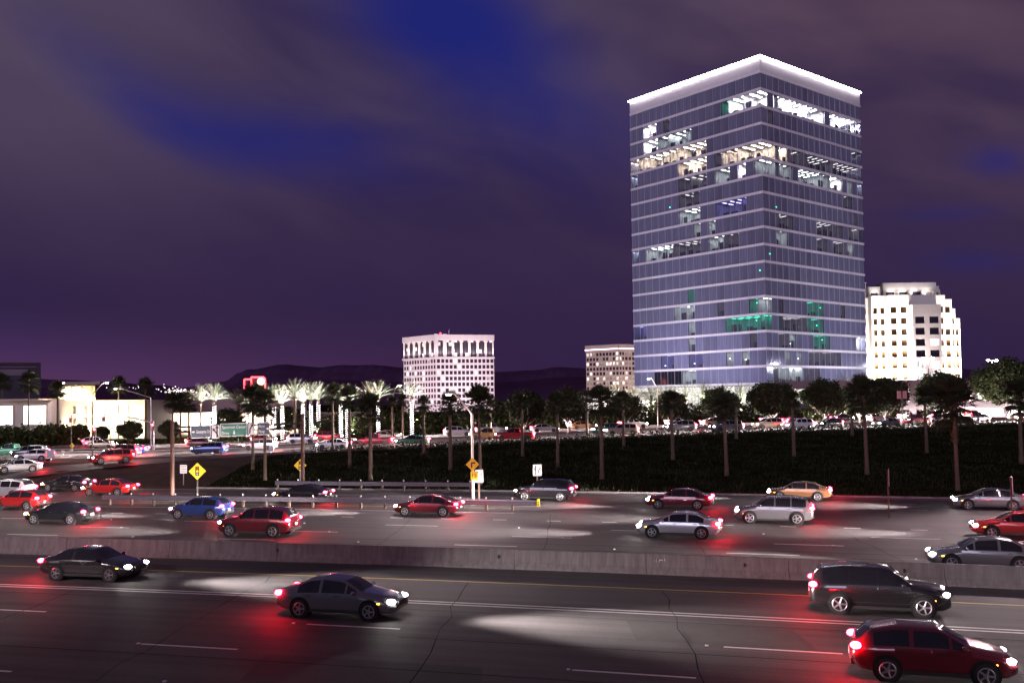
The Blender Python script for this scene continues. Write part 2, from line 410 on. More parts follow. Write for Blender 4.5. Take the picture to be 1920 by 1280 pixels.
# --- concrete median barrier, cast in segments with open joints
prof = [(-.30, 0), (-.30, .08), (-.14, .33), (-.08, .90), (.08, .90), (.14, .33), (.30, .08), (.30, 0)]
bar = thing('median_barrier', 'long grey concrete median barrier with a flared foot between the two freeway directions', 'barrier', (0, Yb(0), 0))
x = -150.0; k = 0
while x < 110:
    L = 6.0; x1 = x + L - .025; b = MB()
    for xx in (x, x1):
        y = Yb(xx) - Yb(0)
        b.v += [(xx, y + p + .3, z) for p, z in prof]
    n = len(prof)
    b.f = [(i, i + 1, n + i + 1, n + i) for i in range(n - 1)] + [tuple(range(n))[::-1], tuple(range(n, 2 * n))]; b.m = [0] * len(b.f)
    b.build('barrier_segment', M_barrier, bar); x += L; k += 1
# chalky scrawl and small drain slots on the barrier face
xg = 6.35; yg = Yb(xg) - Yb(0) + .3 - .112
b = MB(); s_ = .012
for (x0, z0, x1, z1) in ((0, .40, .02, .66), (.09, .40, .10, .67), (.20, .40, .36, .40), (.20, .40, .22, .55), (.22, .55, .33, .53), (.22, .55, .26, .66), (.26, .66, .38, .62), (.47, .58, .46, .70)):
    b.bar((xg + x0, yg - .268 * x0, z0), (xg + x1, yg - .268 * x1, z1), s_, n=5)
tag(b.build('scrawl', mat('chalk', (.8, .8, .8), .9), bar), kind='stuff')
for xx in (-.75, 10.2, 16.5, -12.0, 24.0):
    b = MB(); b.box((xx, Yb(xx) - Yb(0) + .3 - .12, .55), (.10, .06, .16), heading(xx)); b.build('drain_slot', mat('slot_black', (.01, .01, .01), .8), bar)

# --- W-beam guardrail with posts on the gore side
gm_ = 23.1
def gpt(x, dz=0): return (x, Yb(x) + gm_, dz)
gr = thing('guardrail', 'galvanised guardrail on short posts with a striped end plate beside the exit ramp', 'guardrail', gpt(1.6))
def gl(x, dz=0, dy=0): p = gpt(x, dz); return (p[0] - 1.6, p[1] - gpt(1.6)[1] + dy, p[2])
GX0, GX1 = -33.0, 1.7
wp = [(0, .42), (-.075, .48), (-.075, .54), (-.02, .60), (-.02, .62), (-.075, .68), (-.075, .74), (0, .80)]
for side in (-.10, .16):
    b = MB(); nX = 24
    for i in range(nX + 1):
        xx = GX0 + (GX1 - GX0) * i / nX
        b.v += [gl(xx, z, side + (p if side < 0 else -p)) for p, z in wp]
    n = len(wp)
    for i in range(nX):
        for j in range(n - 1): b.f.append((i * n + j, (i + 1) * n + j, (i + 1) * n + j + 1, i * n + j + 1)); b.m.append(0)
    b.build('rail_beam', M_rail, gr)
pm = MB().box((0, 0, .40), (.15, .20, .80)).mesh('post', mat('weathered_timber', (.09, .06, .045), .9, var=.4, vscale=6))
bm_ = MB().box((0, 0, 0), (.10, .04, .12)).mesh('reflector', M_white)
xx = GX0 + .6
while xx < GX1:
    link('post', pm, gr, gl(xx, 0, .03), heading(xx)); link('reflector', bm_, gr, gl(xx, .90, 0), heading(xx)); xx += 1.9
b = MB(); c = gl(GX1 + .05, 0, .03)
b.box((c[0], c[1], .62), (.10, .42, .50), heading(GX1)); b.build('end_plate', mat('marker_yellow', (.75, .55, .02), .5), gr)
b = MB()
for dz in (-.14, .02, .18): b.add([(c[0] + .06, c[1] - .23, .62 + dz - .09), (c[0] + .03, c[1] + .23, .62 + dz + .03), (c[0] + .03, c[1] + .23, .62 + dz + .10), (c[0] + .06, c[1] - .23, .62 + dz - .02)], [(0, 1, 2, 3)])
for dz in (-.12, .05): b.box((c[0], c[1] - .215, .62 + dz), (.12, .012, .07), heading(GX1))
b.build('end_stripes', mat('stripe_black', (.02, .02, .02), .6), gr)
# low rail along the far side of the ramp
gr2 = thing('guardrail', 'thin low guardrail along the far edge of the ramp below the grass slope', 'guardrail', (-10, Yb(-10) + 36.6, 0))
b = MB(); nX = 30
for i in range(nX + 1):
    xx = -22 + 18.5 * i / nX; y = Yb(xx) + 36.6
    b.v += [(xx + 10, y - Yb(-10) - 36.6 + p, gz(xx, y) + z) for p, z in wp]
for i in range(nX):
    for j in range(len(wp) - 1): b.f.append((i * 8 + j, i * 8 + 8 + j, i * 8 + 9 + j, i * 8 + j + 1)); b.m.append(0)
b.build('rail_beam', M_rail, gr2)
for i in range(10):
    xx = -21.8 + i * 2.0; y = Yb(xx) + 36.72
    link('post', pm, gr2, (xx + 10, y - Yb(-10) - 36.6, gz(xx, y)), heading(xx)); link('reflector', bm_, gr2, (xx + 10, y - Yb(-10) - 36.6, gz(xx, y) + .9), heading(xx))

# --- hills on the horizon
def ridge(pts, Y, name, m, seed):
    rr = random.Random(seed); b = MB(); pts2 = []
    for i in range(len(pts) - 1):
        for k in range(10):
            t = k / 10; s2 = t * t * (3 - 2 * t)
            pts2.append((pts[i][0] * (1 - t) + pts[i + 1][0] * t, pts[i][1] * (1 - s2) + pts[i + 1][1] * s2 + rr.uniform(-.35, .35)))
    for px, py in pts2:
        p = P(px, py, Y); h = p.z
        for k in range(7):
            t = k / 6; b.v.append((p.x * (1 - .12 * (1 - t)), Y * (1 - .20 * (1 - t)) + rr.uniform(-20, 20), max(-5, h * (t ** .8)) if k else -30))
        b.v.append((p.x, Y * 1.1, h * .8))
    for i in range(len(pts2) - 1):
        for k in range(7): a = i * 8 + k; b.f.append((a, a + 8, a + 9, a + 1)); b.m.append(0)
    return struct(b.build(name, m, smooth=True))
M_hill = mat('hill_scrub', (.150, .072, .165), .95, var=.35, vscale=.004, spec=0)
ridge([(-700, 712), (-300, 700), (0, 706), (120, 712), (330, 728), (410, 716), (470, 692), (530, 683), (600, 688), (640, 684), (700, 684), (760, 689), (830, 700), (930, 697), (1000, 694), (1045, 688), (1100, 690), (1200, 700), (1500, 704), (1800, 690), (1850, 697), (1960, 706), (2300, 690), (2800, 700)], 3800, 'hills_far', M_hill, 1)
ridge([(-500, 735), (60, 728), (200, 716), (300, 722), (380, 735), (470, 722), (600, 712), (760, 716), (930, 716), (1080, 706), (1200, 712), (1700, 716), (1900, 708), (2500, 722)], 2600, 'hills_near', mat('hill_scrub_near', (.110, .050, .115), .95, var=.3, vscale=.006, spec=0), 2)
hl = MB(); rr = random.Random(5)
for k in range(90):
    t = rr.gauss(0, 1)
    px = 335 + 22 * t if k < 60 else rr.uniform(200, 420); py = 733 + 3.2 * rr.gauss(0, 1) + (px - 335) * .10
    p = P(px, py, 2050); hl.ball(p, rr.uniform(.7, 1.5), 5, 3)
tag(hl.build('hillside_house_lights', nosample(mat('house_light', (1, .9, .8), .5, emit=(1, .82, .85), es=3))), 'cluster of tiny house lights on the dark hillside at the left', 'lights', kind='stuff')
# ================================================================== BUILDINGS
def lit_mat(name, color, strength, furn=.5, stripes=2.6, seed=0.0, glassy=True):
    """a lit room behind glass: brighter ceiling band, uneven walls, dark furniture along the sill"""
    m = bpy.data.materials.new(name); m.use_nodes = True; t = m.node_tree; b = t.nodes['Principled BSDF']
    b.inputs['Base Color'].default_value = (.08, .08, .10, 1); b.inputs['Roughness'].default_value = .12
    def mth(op, a, c=None, d=None):
        n = t.nodes.new('ShaderNodeMath'); n.operation = op
        for i, v in enumerate((a, c, d)):
            if v is None: continue
            if isinstance(v, (int, float)): n.inputs[i].default_value = v
            else: t.links.new(v, n.inputs[i])
        return n.outputs[0]
    tcn = t.nodes.new('ShaderNodeTexCoord'); oi = t.nodes.new('ShaderNodeObjectInfo'); sp = t.nodes.new('ShaderNodeSeparateXYZ')
    t.links.new(tcn.outputs['Object'], sp.inputs[0]); x, y, z = sp.outputs
    rnd_ = mth('MULTIPLY', oi.outputs['Random'], 40.0)
    def noise(sx, sz, off, det=2):
        cb = t.nodes.new('ShaderNodeCombineXYZ'); t.links.new(mth('ADD', mth('MULTIPLY', x, sx), rnd_), cb.inputs[0]); t.links.new(mth('MULTIPLY', z, sz), cb.inputs[1]); cb.inputs[2].default_value = off + seed
        n = t.nodes.new('ShaderNodeTexNoise'); n.inputs['Scale'].default_value = 1; n.inputs['Detail'].default_value = det; t.links.new(cb.outputs[0], n.inputs['Vector']); return n.outputs[0]
    def step(v, a, c2):
        n = t.nodes.new('ShaderNodeMapRange'); n.interpolation_type = 'SMOOTHSTEP'; t.links.new(v, n.inputs[0]); n.inputs[1].default_value = a; n.inputs[2].default_value = c2; return n.outputs[0]
    wall = mth('ADD', mth('MULTIPLY', step(noise(stripes, .25, 1.0), .35, .62), .75), .35)
    ceil = mth('MULTIPLY', step(z, 2.2, 2.9), mth('MULTIPLY', step(noise(1.5, 5, 3.0), .45, .6), .9))
    fz = mth('SUBTRACT', mth('MULTIPLY', noise(3.5, .6, 7.0, 3), 2.6), mth('MULTIPLY', z, .95))
    fur = mth('MULTIPLY', step(fz, .25, .5), furn)
    e = mth('MULTIPLY', mth('ADD', wall, ceil), mth('SUBTRACT', 1.0, fur))
    rv = mth('ADD', mth('MULTIPLY', oi.outputs['Random'], .7), .65)
    e = mth('MULTIPLY', mth('MULTIPLY', e, rv), strength)
    b.inputs['Emission Color'].default_value = (*color, 1); t.links.new(e, b.inputs['Emission Strength'])
    return nosample(m)
def glass_mat(name, c0, c1, metal=.35, rough=.10):
    m = bpy.data.materials.new(name); m.use_nodes = True; t = m.node_tree; b = t.nodes['Principled BSDF']
    oi = t.nodes.new('ShaderNodeObjectInfo'); tcn = t.nodes.new('ShaderNodeTexCoord')
    mp = t.nodes.new('ShaderNodeMapping'); mp.inputs['Scale'].default_value = (2.6, 1, .12); t.links.new(tcn.outputs['Object'], mp.inputs[0])
    ad = t.nodes.new('ShaderNodeVectorMath'); ad.operation = 'ADD'; t.links.new(mp.outputs[0], ad.inputs[0]); t.links.new(oi.outputs['Random'], ad.inputs[1])
    n = t.nodes.new('ShaderNodeTexNoise'); n.inputs['Scale'].default_value = 1.3; n.inputs['Detail'].default_value = 3; t.links.new(ad.outputs[0], n.inputs['Vector'])
    mx = t.nodes.new('ShaderNodeMix'); mx.data_type = 'RGBA'; mx.inputs[6].default_value = (*c0, 1); mx.inputs[7].default_value = (*c1, 1)
    mr = t.nodes.new('ShaderNodeMapRange'); mr.inputs[1].default_value = .35; mr.inputs[2].default_value = .65; t.links.new(n.outputs[0], mr.inputs[0])
    t.links.new(mr.outputs[0], mx.inputs[0])
    hv = t.nodes.new('ShaderNodeHueSaturation'); t.links.new(mx.outputs[2], hv.inputs['Color'])
    vm = t.nodes.new('ShaderNodeMapRange'); vm.inputs[3].default_value = .82; vm.inputs[4].default_value = 1.12; t.links.new(oi.outputs['Random'], vm.inputs[0]); t.links.new(vm.outputs[0], hv.inputs['Value'])
    t.links.new(hv.outputs[0], b.inputs['Base Color'])
    b.inputs['Metallic'].default_value = metal; b.inputs['Roughness'].default_value = rough; b.inputs['Specular IOR Level'].default_value = .7
    return m
G_dark = glass_mat('tower_glass', (.245, .255, .375), (.32, .325, .46))
G_office = mat('office_glass', (.035, .025, .040), .08, spec=.6)
L_bright = lit_mat('lit_room_white', (1, .98, .96), 2.6, .35, 1.2); L_warm = lit_mat('lit_room_warm', (1, .86, .70), 1.5, .6, 1.6)
L_mid = lit_mat('lit_room_mid', (.86, .92, .92), .62, .85, 1.4, 2.0); L_dim = lit_mat('lit_room_dim', (.72, .70, .74), .20, .9, 1.6, 4.0)
L_green = lit_mat('lit_room_green', (.08, .60, .42), .32, .85, 1.2, 5.0); L_blue = lit_mat('lit_room_blue', (.45, .42, 1.0), .26, .8, 1.4, 6.0)
L_far = lit_mat('far_lit_room', (1, .88, .80), 2.4, .35, 2.0); L_fardim = lit_mat('far_dim_room', (1, .80, .62), .8, .6, 2.0, 3.0)
KIND = dict(b=L_bright, w=L_warm, m=L_mid, d=L_dim, g=L_green, u=L_blue)
def set_mat(o, m): o.material_slots[0].link = 'OBJECT'; o.material_slots[0].material = m

# --- the glass tower
TC = Vector((61.6, 225.0)); TG = 3.0
Ld = Vector((-math.sin(R(39.2)), math.cos(R(39.2)))); Rd = Vector((math.sin(R(50.8)), math.cos(R(50.8))))
WL, WR = 43.5, 45.3
lines = [134, 166, 199, 230, 262.5, 295, 326.5, 359, 390, 422.6, 456.3, 488.4, 521, 554, 587, 620.5, 653, 685.5, 718.7]
ZL = [z_at(TC.x, TC.y, y) - TG for y in lines]
FH = (ZL[0] - ZL[-1]) / 18; ZL = [ZL[-1] + FH * (18 - i) for i in range(19)]
ZT = z_at(TC.x, TC.y, 105) - TG
tower = thing('office_tower', 'tall glass office tower with white floor bands and a glowing white roof edge', 'building', (TC.x, TC.y, TG))
A = Vector((0, 0)); B_ = Ld * WL; D_ = Rd * WR; C_ = B_ + D_
def quadp(inset):
    i1 = (Ld + Rd) * inset
    return [tuple(A + i1), tuple(D_ + (Ld - Rd) * inset), tuple(C_ - i1), tuple(B_ + (Rd - Ld) * inset)]
M_band = mat('floor_band_metal', (.90, .86, .92), .5, .0, var=.12, vscale=1)
M_core = mat('tower_core', (.05, .05, .06), .6)
M_crown = mat('crown_panel', (.74, .69, .74), .55, .1, var=.1, vscale=.7)
MB().prism(quadp(9.0), -3, ZL[0] + .1).build('core', M_core, tower)
for z in ZL[1:]: MB().prism(quadp(.40), z - .28, z + .27).build('floor_slab', M_core, tower)
def ring(z0, z1, out, inn):
    b = MB(); po, pi_ = quadp(-out), quadp(inn)
    for i in range(4):
        a, c = Vector(po[i]), Vector(po[(i + 1) % 4]); d, e = Vector(pi_[i]), Vector(pi_[(i + 1) % 4])
        b.add([(*a, z0), (*c, z0), (*e, z0), (*d, z0), (*a, z1), (*c, z1), (*e, z1), (*d, z1)], [(0, 1, 5, 4), (4, 5, 6, 7), (3, 2, 1, 0), (2, 3, 7, 6)])
    return b
for i, z in enumerate(ZL):
    ring(z - .31, z + .31, .14, .4).build('floor_band', M_band, tower)
# crown: parapet, glowing strip along its top edge, roof
cp = ring(ZL[0] + .31, ZT - .45, .05, .5); cp.build('crown_parapet', M_crown, tower)
MB().prism(quadp(.5), ZL[0] + .1, ZL[0] + .6).build('roof_slab', M_core, tower)
M_led = mat('crown_light', (1, 1, 1), .5, emit=(1, .93, .97), es=34)
ring(ZT - .16, ZT + .12, .40, -.10).build('crown_light', M_led, tower)
ring(ZT - .47, ZT + .05, .02, .5).build('crown_coping', M_crown, tower)
# panes
NB = 18
FACES = [('L', B_, -Ld, WL), ('R', A, Rd, WR)]
lit = {
 1: [('L', 0, .09, 'b'), ('L', .11, .23, 'b'), ('L', .23, .29, 'g'), ('L', .78, .87, 'b'), ('L', .66, .71, 'd'), ('R', 0, .07, 'b'), ('R', .12, .59, 'b'), ('R', .65, .87, 'b'), ('R', .92, 1, 'b')],
 2: [('L', .81, .89, 'b'), ('L', .67, .77, 'm'), ('L', .5, .64, 'm'), ('R', .05, .09, 'd')],
 3: [('L', .4, .67, 'w'), ('L', .69, .89, 'w'), ('L', .91, .97, 'w'), ('R', .9, 1, 'd')],
 4: [('L', 0, .08, 'w'), ('L', .11, .29, 'w'), ('L', .29, .35, 'd'), ('L', .42, .63, 'w'), ('L', .93, 1, 'm'), ('R', 0, .08, 'w'), ('R', .12, .29, 'w'), ('R', .30, .37, 'd'), ('R', .40, .64, 'd'), ('R', .67, .9, 'd'), ('R', .92, 1, 'd')],
 5: [('L', 0, .06, 'm'), ('L', .10, .17, 'b'), ('L', .24, .35, 'm'), ('L', .40, .62, 'd'), ('R', 0, .09, 'd'), ('R', .12, .26, 'm'), ('R', .33, .38, 'm'), ('R', .41, .64, 'm'), ('R', .68, .76, 'b'), ('R', .83, .9, 'm'), ('R', .93, 1, 'm')],
 6: [('L', .46, .58, 'd'), ('R', .77, .88, 'd')],
 7: [('L', .1, .34, 'u'), ('L', .45, .6, 'm'), ('R', .88, .96, 'd')],
 8: [('L', .34, .38, 'm'), ('L', .47, .52, 'm'), ('R', .11, .29, 'd'), ('R', .52, .8, 'd'), ('R', .83, .98, 'd')],
 9: [('L', .19, .29, 'd'), ('L', .29, .38, 'm'), ('L', .46, .64, 'd'), ('L', .67, .88, 'm'), ('L', .93, 1, 'm'), ('R', .11, .21, 'm'), ('R', .5, .62, 'd'), ('R', .66, .85, 'd'), ('R', .85, .89, 'm')],
 12: [('L', .50, .57, 'g')], 
 13: [('L', .5, .64, 'm'), ('L', .28, .34, 'd'), ('L', 0, .05, 'm'), ('L', .05, .1, 'g'), ('R', 0, .06, 'm'), ('R', .11, .18, 'd'), ('R', .40, .57, 'g'), ('R', .7, .8, 'd')],
 14: [('L', .5, .56, 'm'), ('L', .12, .30, 'g'), ('L', 0, .08, 'g'), ('R', 0, .06, 'g'), ('R', .1, .36, 'd'), ('R', .40, .56, 'g'), ('L', .92, 1, 'u')],
 15: [('L', .5, .56, 'm'), ('L', .04, .1, 'd'), ('R', .1, .2, 'd'), ('R', .21, .26, 'm'), ('R', .45, .62, 'g'), ('R', .92, 1, 'b')],
 16: [('L', .44, .54, 'u'), ('L', .68, .76, 'u'), ('L', .22, .30, 'm'), ('L', .12, .17, 'm'), ('R', .15, .20, 'm'), ('R', .26, .32, 'm'), ('R', .4, .7, 'd')],
 17: [('L', .53, .6, 'm'), ('R', .05, .2, 'd'), ('R', .14, .36, 'm'), ('R', .38, .48, 'd')],
}
def room_mats(name, col, wall_c):
    e = mat('room_light_' + name, (1, 1, 1), .5, emit=col[:3], es=col[3]); wl = mat('room_wall_' + name, wall_c, .8, var=.25, vscale=.9); return e, wl
ROOM = dict(b=room_mats('bright', (1, .98, .97, 190), (.85, .84, .84)), w=room_mats('warm', (1, .86, .68, 75), (.82, .74, .64)), m=room_mats('mid', (.92, .97, .95, 24), (.62, .66, .64)),
            d=room_mats('dim', (.92, .87, .84, 4.5), (.40, .38, .40)), g=room_mats('green', (.05, .80, .48, 11), (.35, .60, .52)), u=room_mats('blue', (.52, .48, 1, 10), (.40, .40, .60)))
G_clear = bpy.data.materials.new('clear_glazing'); G_clear.use_nodes = True; _t = G_clear.node_tree
_tr = _t.nodes.new('ShaderNodeBsdfTransparent'); _tr.inputs[0].default_value = (.88, .88, .92, 1); _mx = _t.nodes.new('ShaderNodeMixShader'); _mx.inputs[0].default_value = .16
_t.nodes['Principled BSDF'].inputs['Base Color'].default_value = (.2, .2, .3, 1); _t.nodes['Principled BSDF'].inputs['Roughness'].default_value = .08
_t.links.new(_tr.outputs[0], _mx.inputs[1]); _t.links.new(_t.nodes['Principled BSDF'].outputs[0], _mx.inputs[2]); _t.links.new(_mx.outputs[0], _t.nodes['Material Output'].inputs[0])
M_desk = mat('office_furniture', (.09, .08, .08), .7); M_carpet = mat('carpet', (.16, .15, .17), .95)
rrm = random.Random(88)
def office_room(fn, k, b0, b1, kind, corner):
    """a lit office behind the glass: floor, ceiling with light strips, back and side walls, desks at the window"""
    o, d, W = (A, Ld, WL) if fn == 'L' else (A, Rd, WR); inn = Rd if fn == 'L' else Ld; wb = W / NB
    x0, x1 = wb * b0 + .05, wb * b1 - .05; dep = 6.0; z0, z1 = ZL[k + 1] + .29, ZL[k] - .33; e, wl = ROOM[kind]
    def pt(x, y, z): q = d * x + inn * y; return (q.x, q.y, z)
    root = MB(); y0 = .30
    def quad(a, mi): root.add(a, [(0, 1, 2, 3)], mi)
    xs0 = x0 if not corner else .35
    quad([pt(xs0, dep, z0), pt(x1, dep, z0), pt(x1, dep, z1), pt(xs0, dep, z1)], 0)
    quad([pt(xs0, y0, z1), pt(x1, y0, z1), pt(x1, dep, z1), pt(xs0, dep, z1)], 0); quad([pt(xs0, y0, z0 + .01), pt(x1, y0, z0 + .01), pt(x1, dep, z0 + .01), pt(xs0, dep, z0 + .01)], 2)
    if not corner: quad([pt(x0, y0, z0), pt(x0, dep, z0), pt(x0, dep, z1), pt(x0, y0, z1)], 0)
    quad([pt(x1, y0, z0), pt(x1, dep, z0), pt(x1, dep, z1), pt(x1, y0, z1)], 0)
    r = root.build('office_room', [wl, e, M_carpet], tower)
    x = xs0 + .5
    while x < x1 - .5:          # ceiling strips across the room
        for (ya, yb_) in ((.8, 2.6), (3.4, 5.2)):
            MB().add([pt(x, ya, z1 - .05), pt(min(x + .45, x1), ya, z1 - .05), pt(min(x + .45, x1), yb_, z1 - .05), pt(x, yb_, z1 - .05)], [(0, 1, 2, 3)]).build('ceiling_light', e, r)
        x += 2.4
    x = xs0 + rrm.uniform(.2, 1.0)
    rz = math.atan2(d.y, d.x)
    while x < x1 - 1.0:         # desks, screens, cabinets near the glass
        w2 = rrm.uniform(.8, 1.7); h = rrm.choice((.75, .75, 1.2, 1.5, .75, 2.0)); c = pt(x + w2 / 2, rrm.uniform(.7, 1.6), z0 + h / 2 + .02)
        if x + w2 < x1: MB().box(c, (w2, .6 if h < 1 else .3, h), rz).build('furniture', M_desk, r)
        if rrm.random() < .4 and x1 - x > 2.5:
            c = pt(x + w2 + .3, 3.2, (z0 + z1) / 2); MB().box(c, (.12, 5.4, z1 - z0 - .1), rz + (0 if True else 0)).build('partition', wl, r)
        x += w2 + rrm.uniform(.6, 2.2)
rooms = []
for k, lst in lit.items():
    for fn in 'LR':
        bays = [None] * NB
        for f2, u0, u1, kd in lst:
            if f2 != fn: continue
            for i in range(NB):
                if u0 - .005 <= (i + .5) / NB <= u1 + .005: bays[i] = kd
        i = 0
        while i < NB:
            if bays[i] is None: i += 1; continue
            j = i
            while j < NB and bays[j] == bays[i]: j += 1
            rooms.append((fn, k, i, j, bays[i])); i = j
cornerL = {k for fn, k, i, j, kd in rooms if fn == 'L' and i == 0}
for fn, k, i, j, kd in rooms:
    if fn == 'R' and i == 0 and k in cornerL:
        if j <= 3: continue
        i = 3
    if fn == 'R' and k in cornerL and i < 3: i = min(3, j - 1)
    office_room(fn, k, i, j, kd, i == 0 and fn == 'L' and any(r[0] == 'R' and r[1] == k and r[2] == 0 for r in rooms))
G_black = mat('tower_glass_black', (.02, .02, .03), .06, spec=.6)
G_bluish = glass_mat('tower_glass_low', (.25, .26, .42), (.33, .335, .51))
rest = MB(); rest_mats = [G_dark, G_bluish, G_clear]; count = 0
for fn, o, d, W in FACES:
    wb = W / NB; nrm = Vector((d.y, -d.x)); rz = math.atan2(d.y, d.x)
    pane = MB().box((wb / 2, -.02, (FH - .62) / 2), (wb - .06, .06, FH - .62)).mesh('pane', G_dark)
    for i in range(NB):
        ucorner = (1 - (i + .5) / NB) if fn == 'L' else (i + .5) / NB
        for k in range(18):
            if k == 17 and fn == 'X': continue
            z = ZL[k + 1] + .31; p = o + d * (wb * i) + nrm * -.05
            km = None
            for (f2, u0, u1, kd) in lit.get(k, []):
                if f2 == fn and u0 - .005 <= ucorner <= u1 + .005: km = kd
            base_m = G_bluish if k >= 14 else G_dark
            if k == 17 and fn == 'L' and .53 < ucorner < .84 and km is None: base_m = G_black
            near = ucorner < (.50 if fn == 'L' else .42)
            if (near and k < 17) or km in ('b', 'w', 'm', 'g') or base_m is G_black:
                ob = link('pane', pane, tower, (p.x, p.y, z), rz); count += 1
                set_mat(ob, G_clear if km else base_m)
            else:
                c = p + d * (wb / 2) - nrm * -.02
                mi = rest_mats.index(G_clear) if km else rest_mats.index(base_m)
                rest.box((c.x, c.y, z + (FH - .62) / 2), (wb - .06, .06, FH - .62), rz, mi)
    # mullions: heavier one on every bay line, thin one mid-bay, running up the face
    mm = MB().box((0, -.04, (ZL[0] - ZL[18]) / 2), (.075, .10, ZL[0] - ZL[18])).mesh('mullion', mat('mullion_metal', (.42, .40, .50), .4, .3))
    mt = MB().box((0, -.01, (ZL[0] - ZL[18]) / 2), (.035, .07, ZL[0] - ZL[18])).mesh('mullion', mat('mullion_dark', (.10, .10, .14), .5, .2))
    for i in range(NB):
        p = o + d * (wb * i); link('mullion', mm, tower, (p.x, p.y, ZL[18]), rz)
        p = o + d * (wb * (i + .5)) + nrm * -.02; link('mullion', mt, tower, (p.x, p.y, ZL[18]), rz)
# the two faces turned away
for o, d, W in ((D_, Ld, WL), (C_, -Rd, WR)):
    for k in range(18):
        c = o + d * (W / 2) - Vector((d.y, -d.x)) * .05; rest.box((c.x, c.y, ZL[k + 1] + FH / 2), (W - .2, .06, FH - .62), math.atan2(d.y, d.x), 0)
tag(rest.build('panes', rest_mats, tower), kind='stuff')
# added plaza floodlights, standing in for city light on the lower storeys
for fn, d, nn, W in (('L', Ld, -Rd, WL), ('R', Rd, -Ld, WR)):
    for t_ in (.2, .5, .8):
        p = d * (W * t_) + nn * 17; fx = MB().box((p.x, p.y, .35), (1.0, .6, .6)).build('floodlight', M_galv, tower)
        lamp('SPOT', 'floodlight_beam', fx, (p.x, p.y, .8), 18000 if fn == 'L' else 11000, (.92, .87, 1.0), (-nn.x * 14, -nn.y * 14, 20), 100, .9, .5)
# small green exit signs and lamps glowing inside
gs = mat('exit_glow', (.1, .9, .5), .5, emit=(.05, 1, .55), es=5); ws = mat('lamp_glow', (1, 1, 1), .5, emit=(.85, .85, 1), es=6)
for fn, u, k, h, m in (('L', .68, 6, 1.2, gs), ('R', .12, 7, 1.2, gs), ('R', .05, 10, 2.0, gs), ('L', .055, 13, 2.8, gs), ('R', .52, 13, 2.6, gs), ('L', .06, 14, 2.8, gs), ('R', .48, 14, 2.2, gs), ('R', .53, 15, 2.8, gs), ('L', .03, 11, 2.2, gs), ('R', .29, 16, 2.0, ws), ('L', .14, 16, 1.8, ws), ('L', .74, 16, 1.2, ws), ('L', .51, 16, 1.4, ws), ('R', .22, 15, 1.4, ws), ('L', .25, 16, 2.2, ws)):
    o, d, W = (A, Ld, WL) if fn == 'L' else (A, Rd, WR); nn = Vector((-Rd.x, -Rd.y)) if fn == 'L' else -Ld
    p = o + d * (u * W) + nn * .03; MB().box((0, 0, 0), (.30, .04, .22)).build('indicator_light', m, tower, loc=(p.x, p.y, ZL[k + 1] + h), rz=math.atan2(d.y, d.x))
# ground storey: set-back lit lobby, canopy, podium
M_lobby = lit_mat('lobby_glass', (1, .95, .90), .55, .5, 1.2)
for fn, o, d, W in FACES:
    wb = W / 9; rz = math.atan2(d.y, d.x); nrm = Vector((d.y, -d.x))
    pl = MB().box((wb / 2, 0, (ZL[18] - .6) / 2), (wb - .12, .06, ZL[18] - .6)).mesh('lobby_pane', M_lobby)
    for i in range(9): p = o + d * (wb * i) - nrm * .3; link('lobby_pane', pl, tower, (p.x, p.y, .15), rz)

# --- generic masonry block with recessed windows
def facade(root, o, d, W, z0, z1, cols, rows, pier, span, depth, wall, pick, wmesh=None, lit_first=0, name='wall'):
    """o: left foot (root-local), d: unit vector to the right seen from outside"""
    nrm = Vector((d.y, -d.x)); rz = math.atan2(d.y, d.x); wb = W / cols; hb = (z1 - z0) / rows; b = MB()
    for i in range(cols + 1):
        ww = pier if 0 < i < cols else pier / 2 ; off = 0 if 0 < i < cols else (pier / 4 if i == 0 else -pier / 4)
        c = o + d * (wb * i + off) + nrm * (depth / 2); b.box((c.x, c.y, (z0 + z1) / 2), (ww, depth, z1 - z0), rz)
    for k in range(rows + 1):
        hh = span if 0 < k < rows else span / 2; off = 0 if 0 < k < rows else (span / 4 if k == 0 else -span / 4)
        c = o + d * (W / 2) + nrm * (depth / 2 - .012); b.box((c.x, c.y, z0 + hb * k + off), (W - .02, depth - .024, hh), rz)
    b.build(name, wall, root)
    pm_ = MB().box((0, 0, 0), (wb - pier * .98, .06, hb - span * .98)).mesh('window', G_office)
    for i in range(cols):
        for k in range(rows):
            m = pick(i, k)
            if m is None: continue
            c = o + d * (wb * (i + .5)) + nrm * .05; w_ = link('window', pm_, root, (c.x, c.y, z0 + hb * (k + .5)), rz); set_mat(w_, m)
def corner_block(name, label, pxs, D, ytop, ybase, wall, skew):
    """three visible faces: left wing, chamfer, right wing; returns root and face list"""
    xs_ = [(p - 960) / F for p in pxs]; g0 = 3.0
    Y0, Y1, Y2, Y3 = D + skew[0], D, D + skew[1], D + skew[2]
    pts = [Vector((xs_[0] * Y0, Y0)), Vector((xs_[1] * Y1, Y1)), Vector((xs_[2] * Y2, Y2)), Vector((xs_[3] * Y3, Y3))]
    root = thing(name, label, 'building', (pts[1].x, pts[1].y, g0))
    loc = [p - pts[1] for p in pts]
    back = [loc[3] + Vector((-6, 45)), loc[0] + Vector((10, 40))]
    return root, loc, back, g0
rw = random.Random(21)
M_pinkst = mat('pale_pink_stone', (.62, .52, .54), .7, var=.12, vscale=.3)
Dm = 600.0
mid, lc, bk, g0 = corner_block('office_block', 'pink-white office block with a chamfered corner and floodlit arched top storeys', (757.5, 818, 834, 926), Dm, 627, 745, M_pinkst, (26, 2, 12))
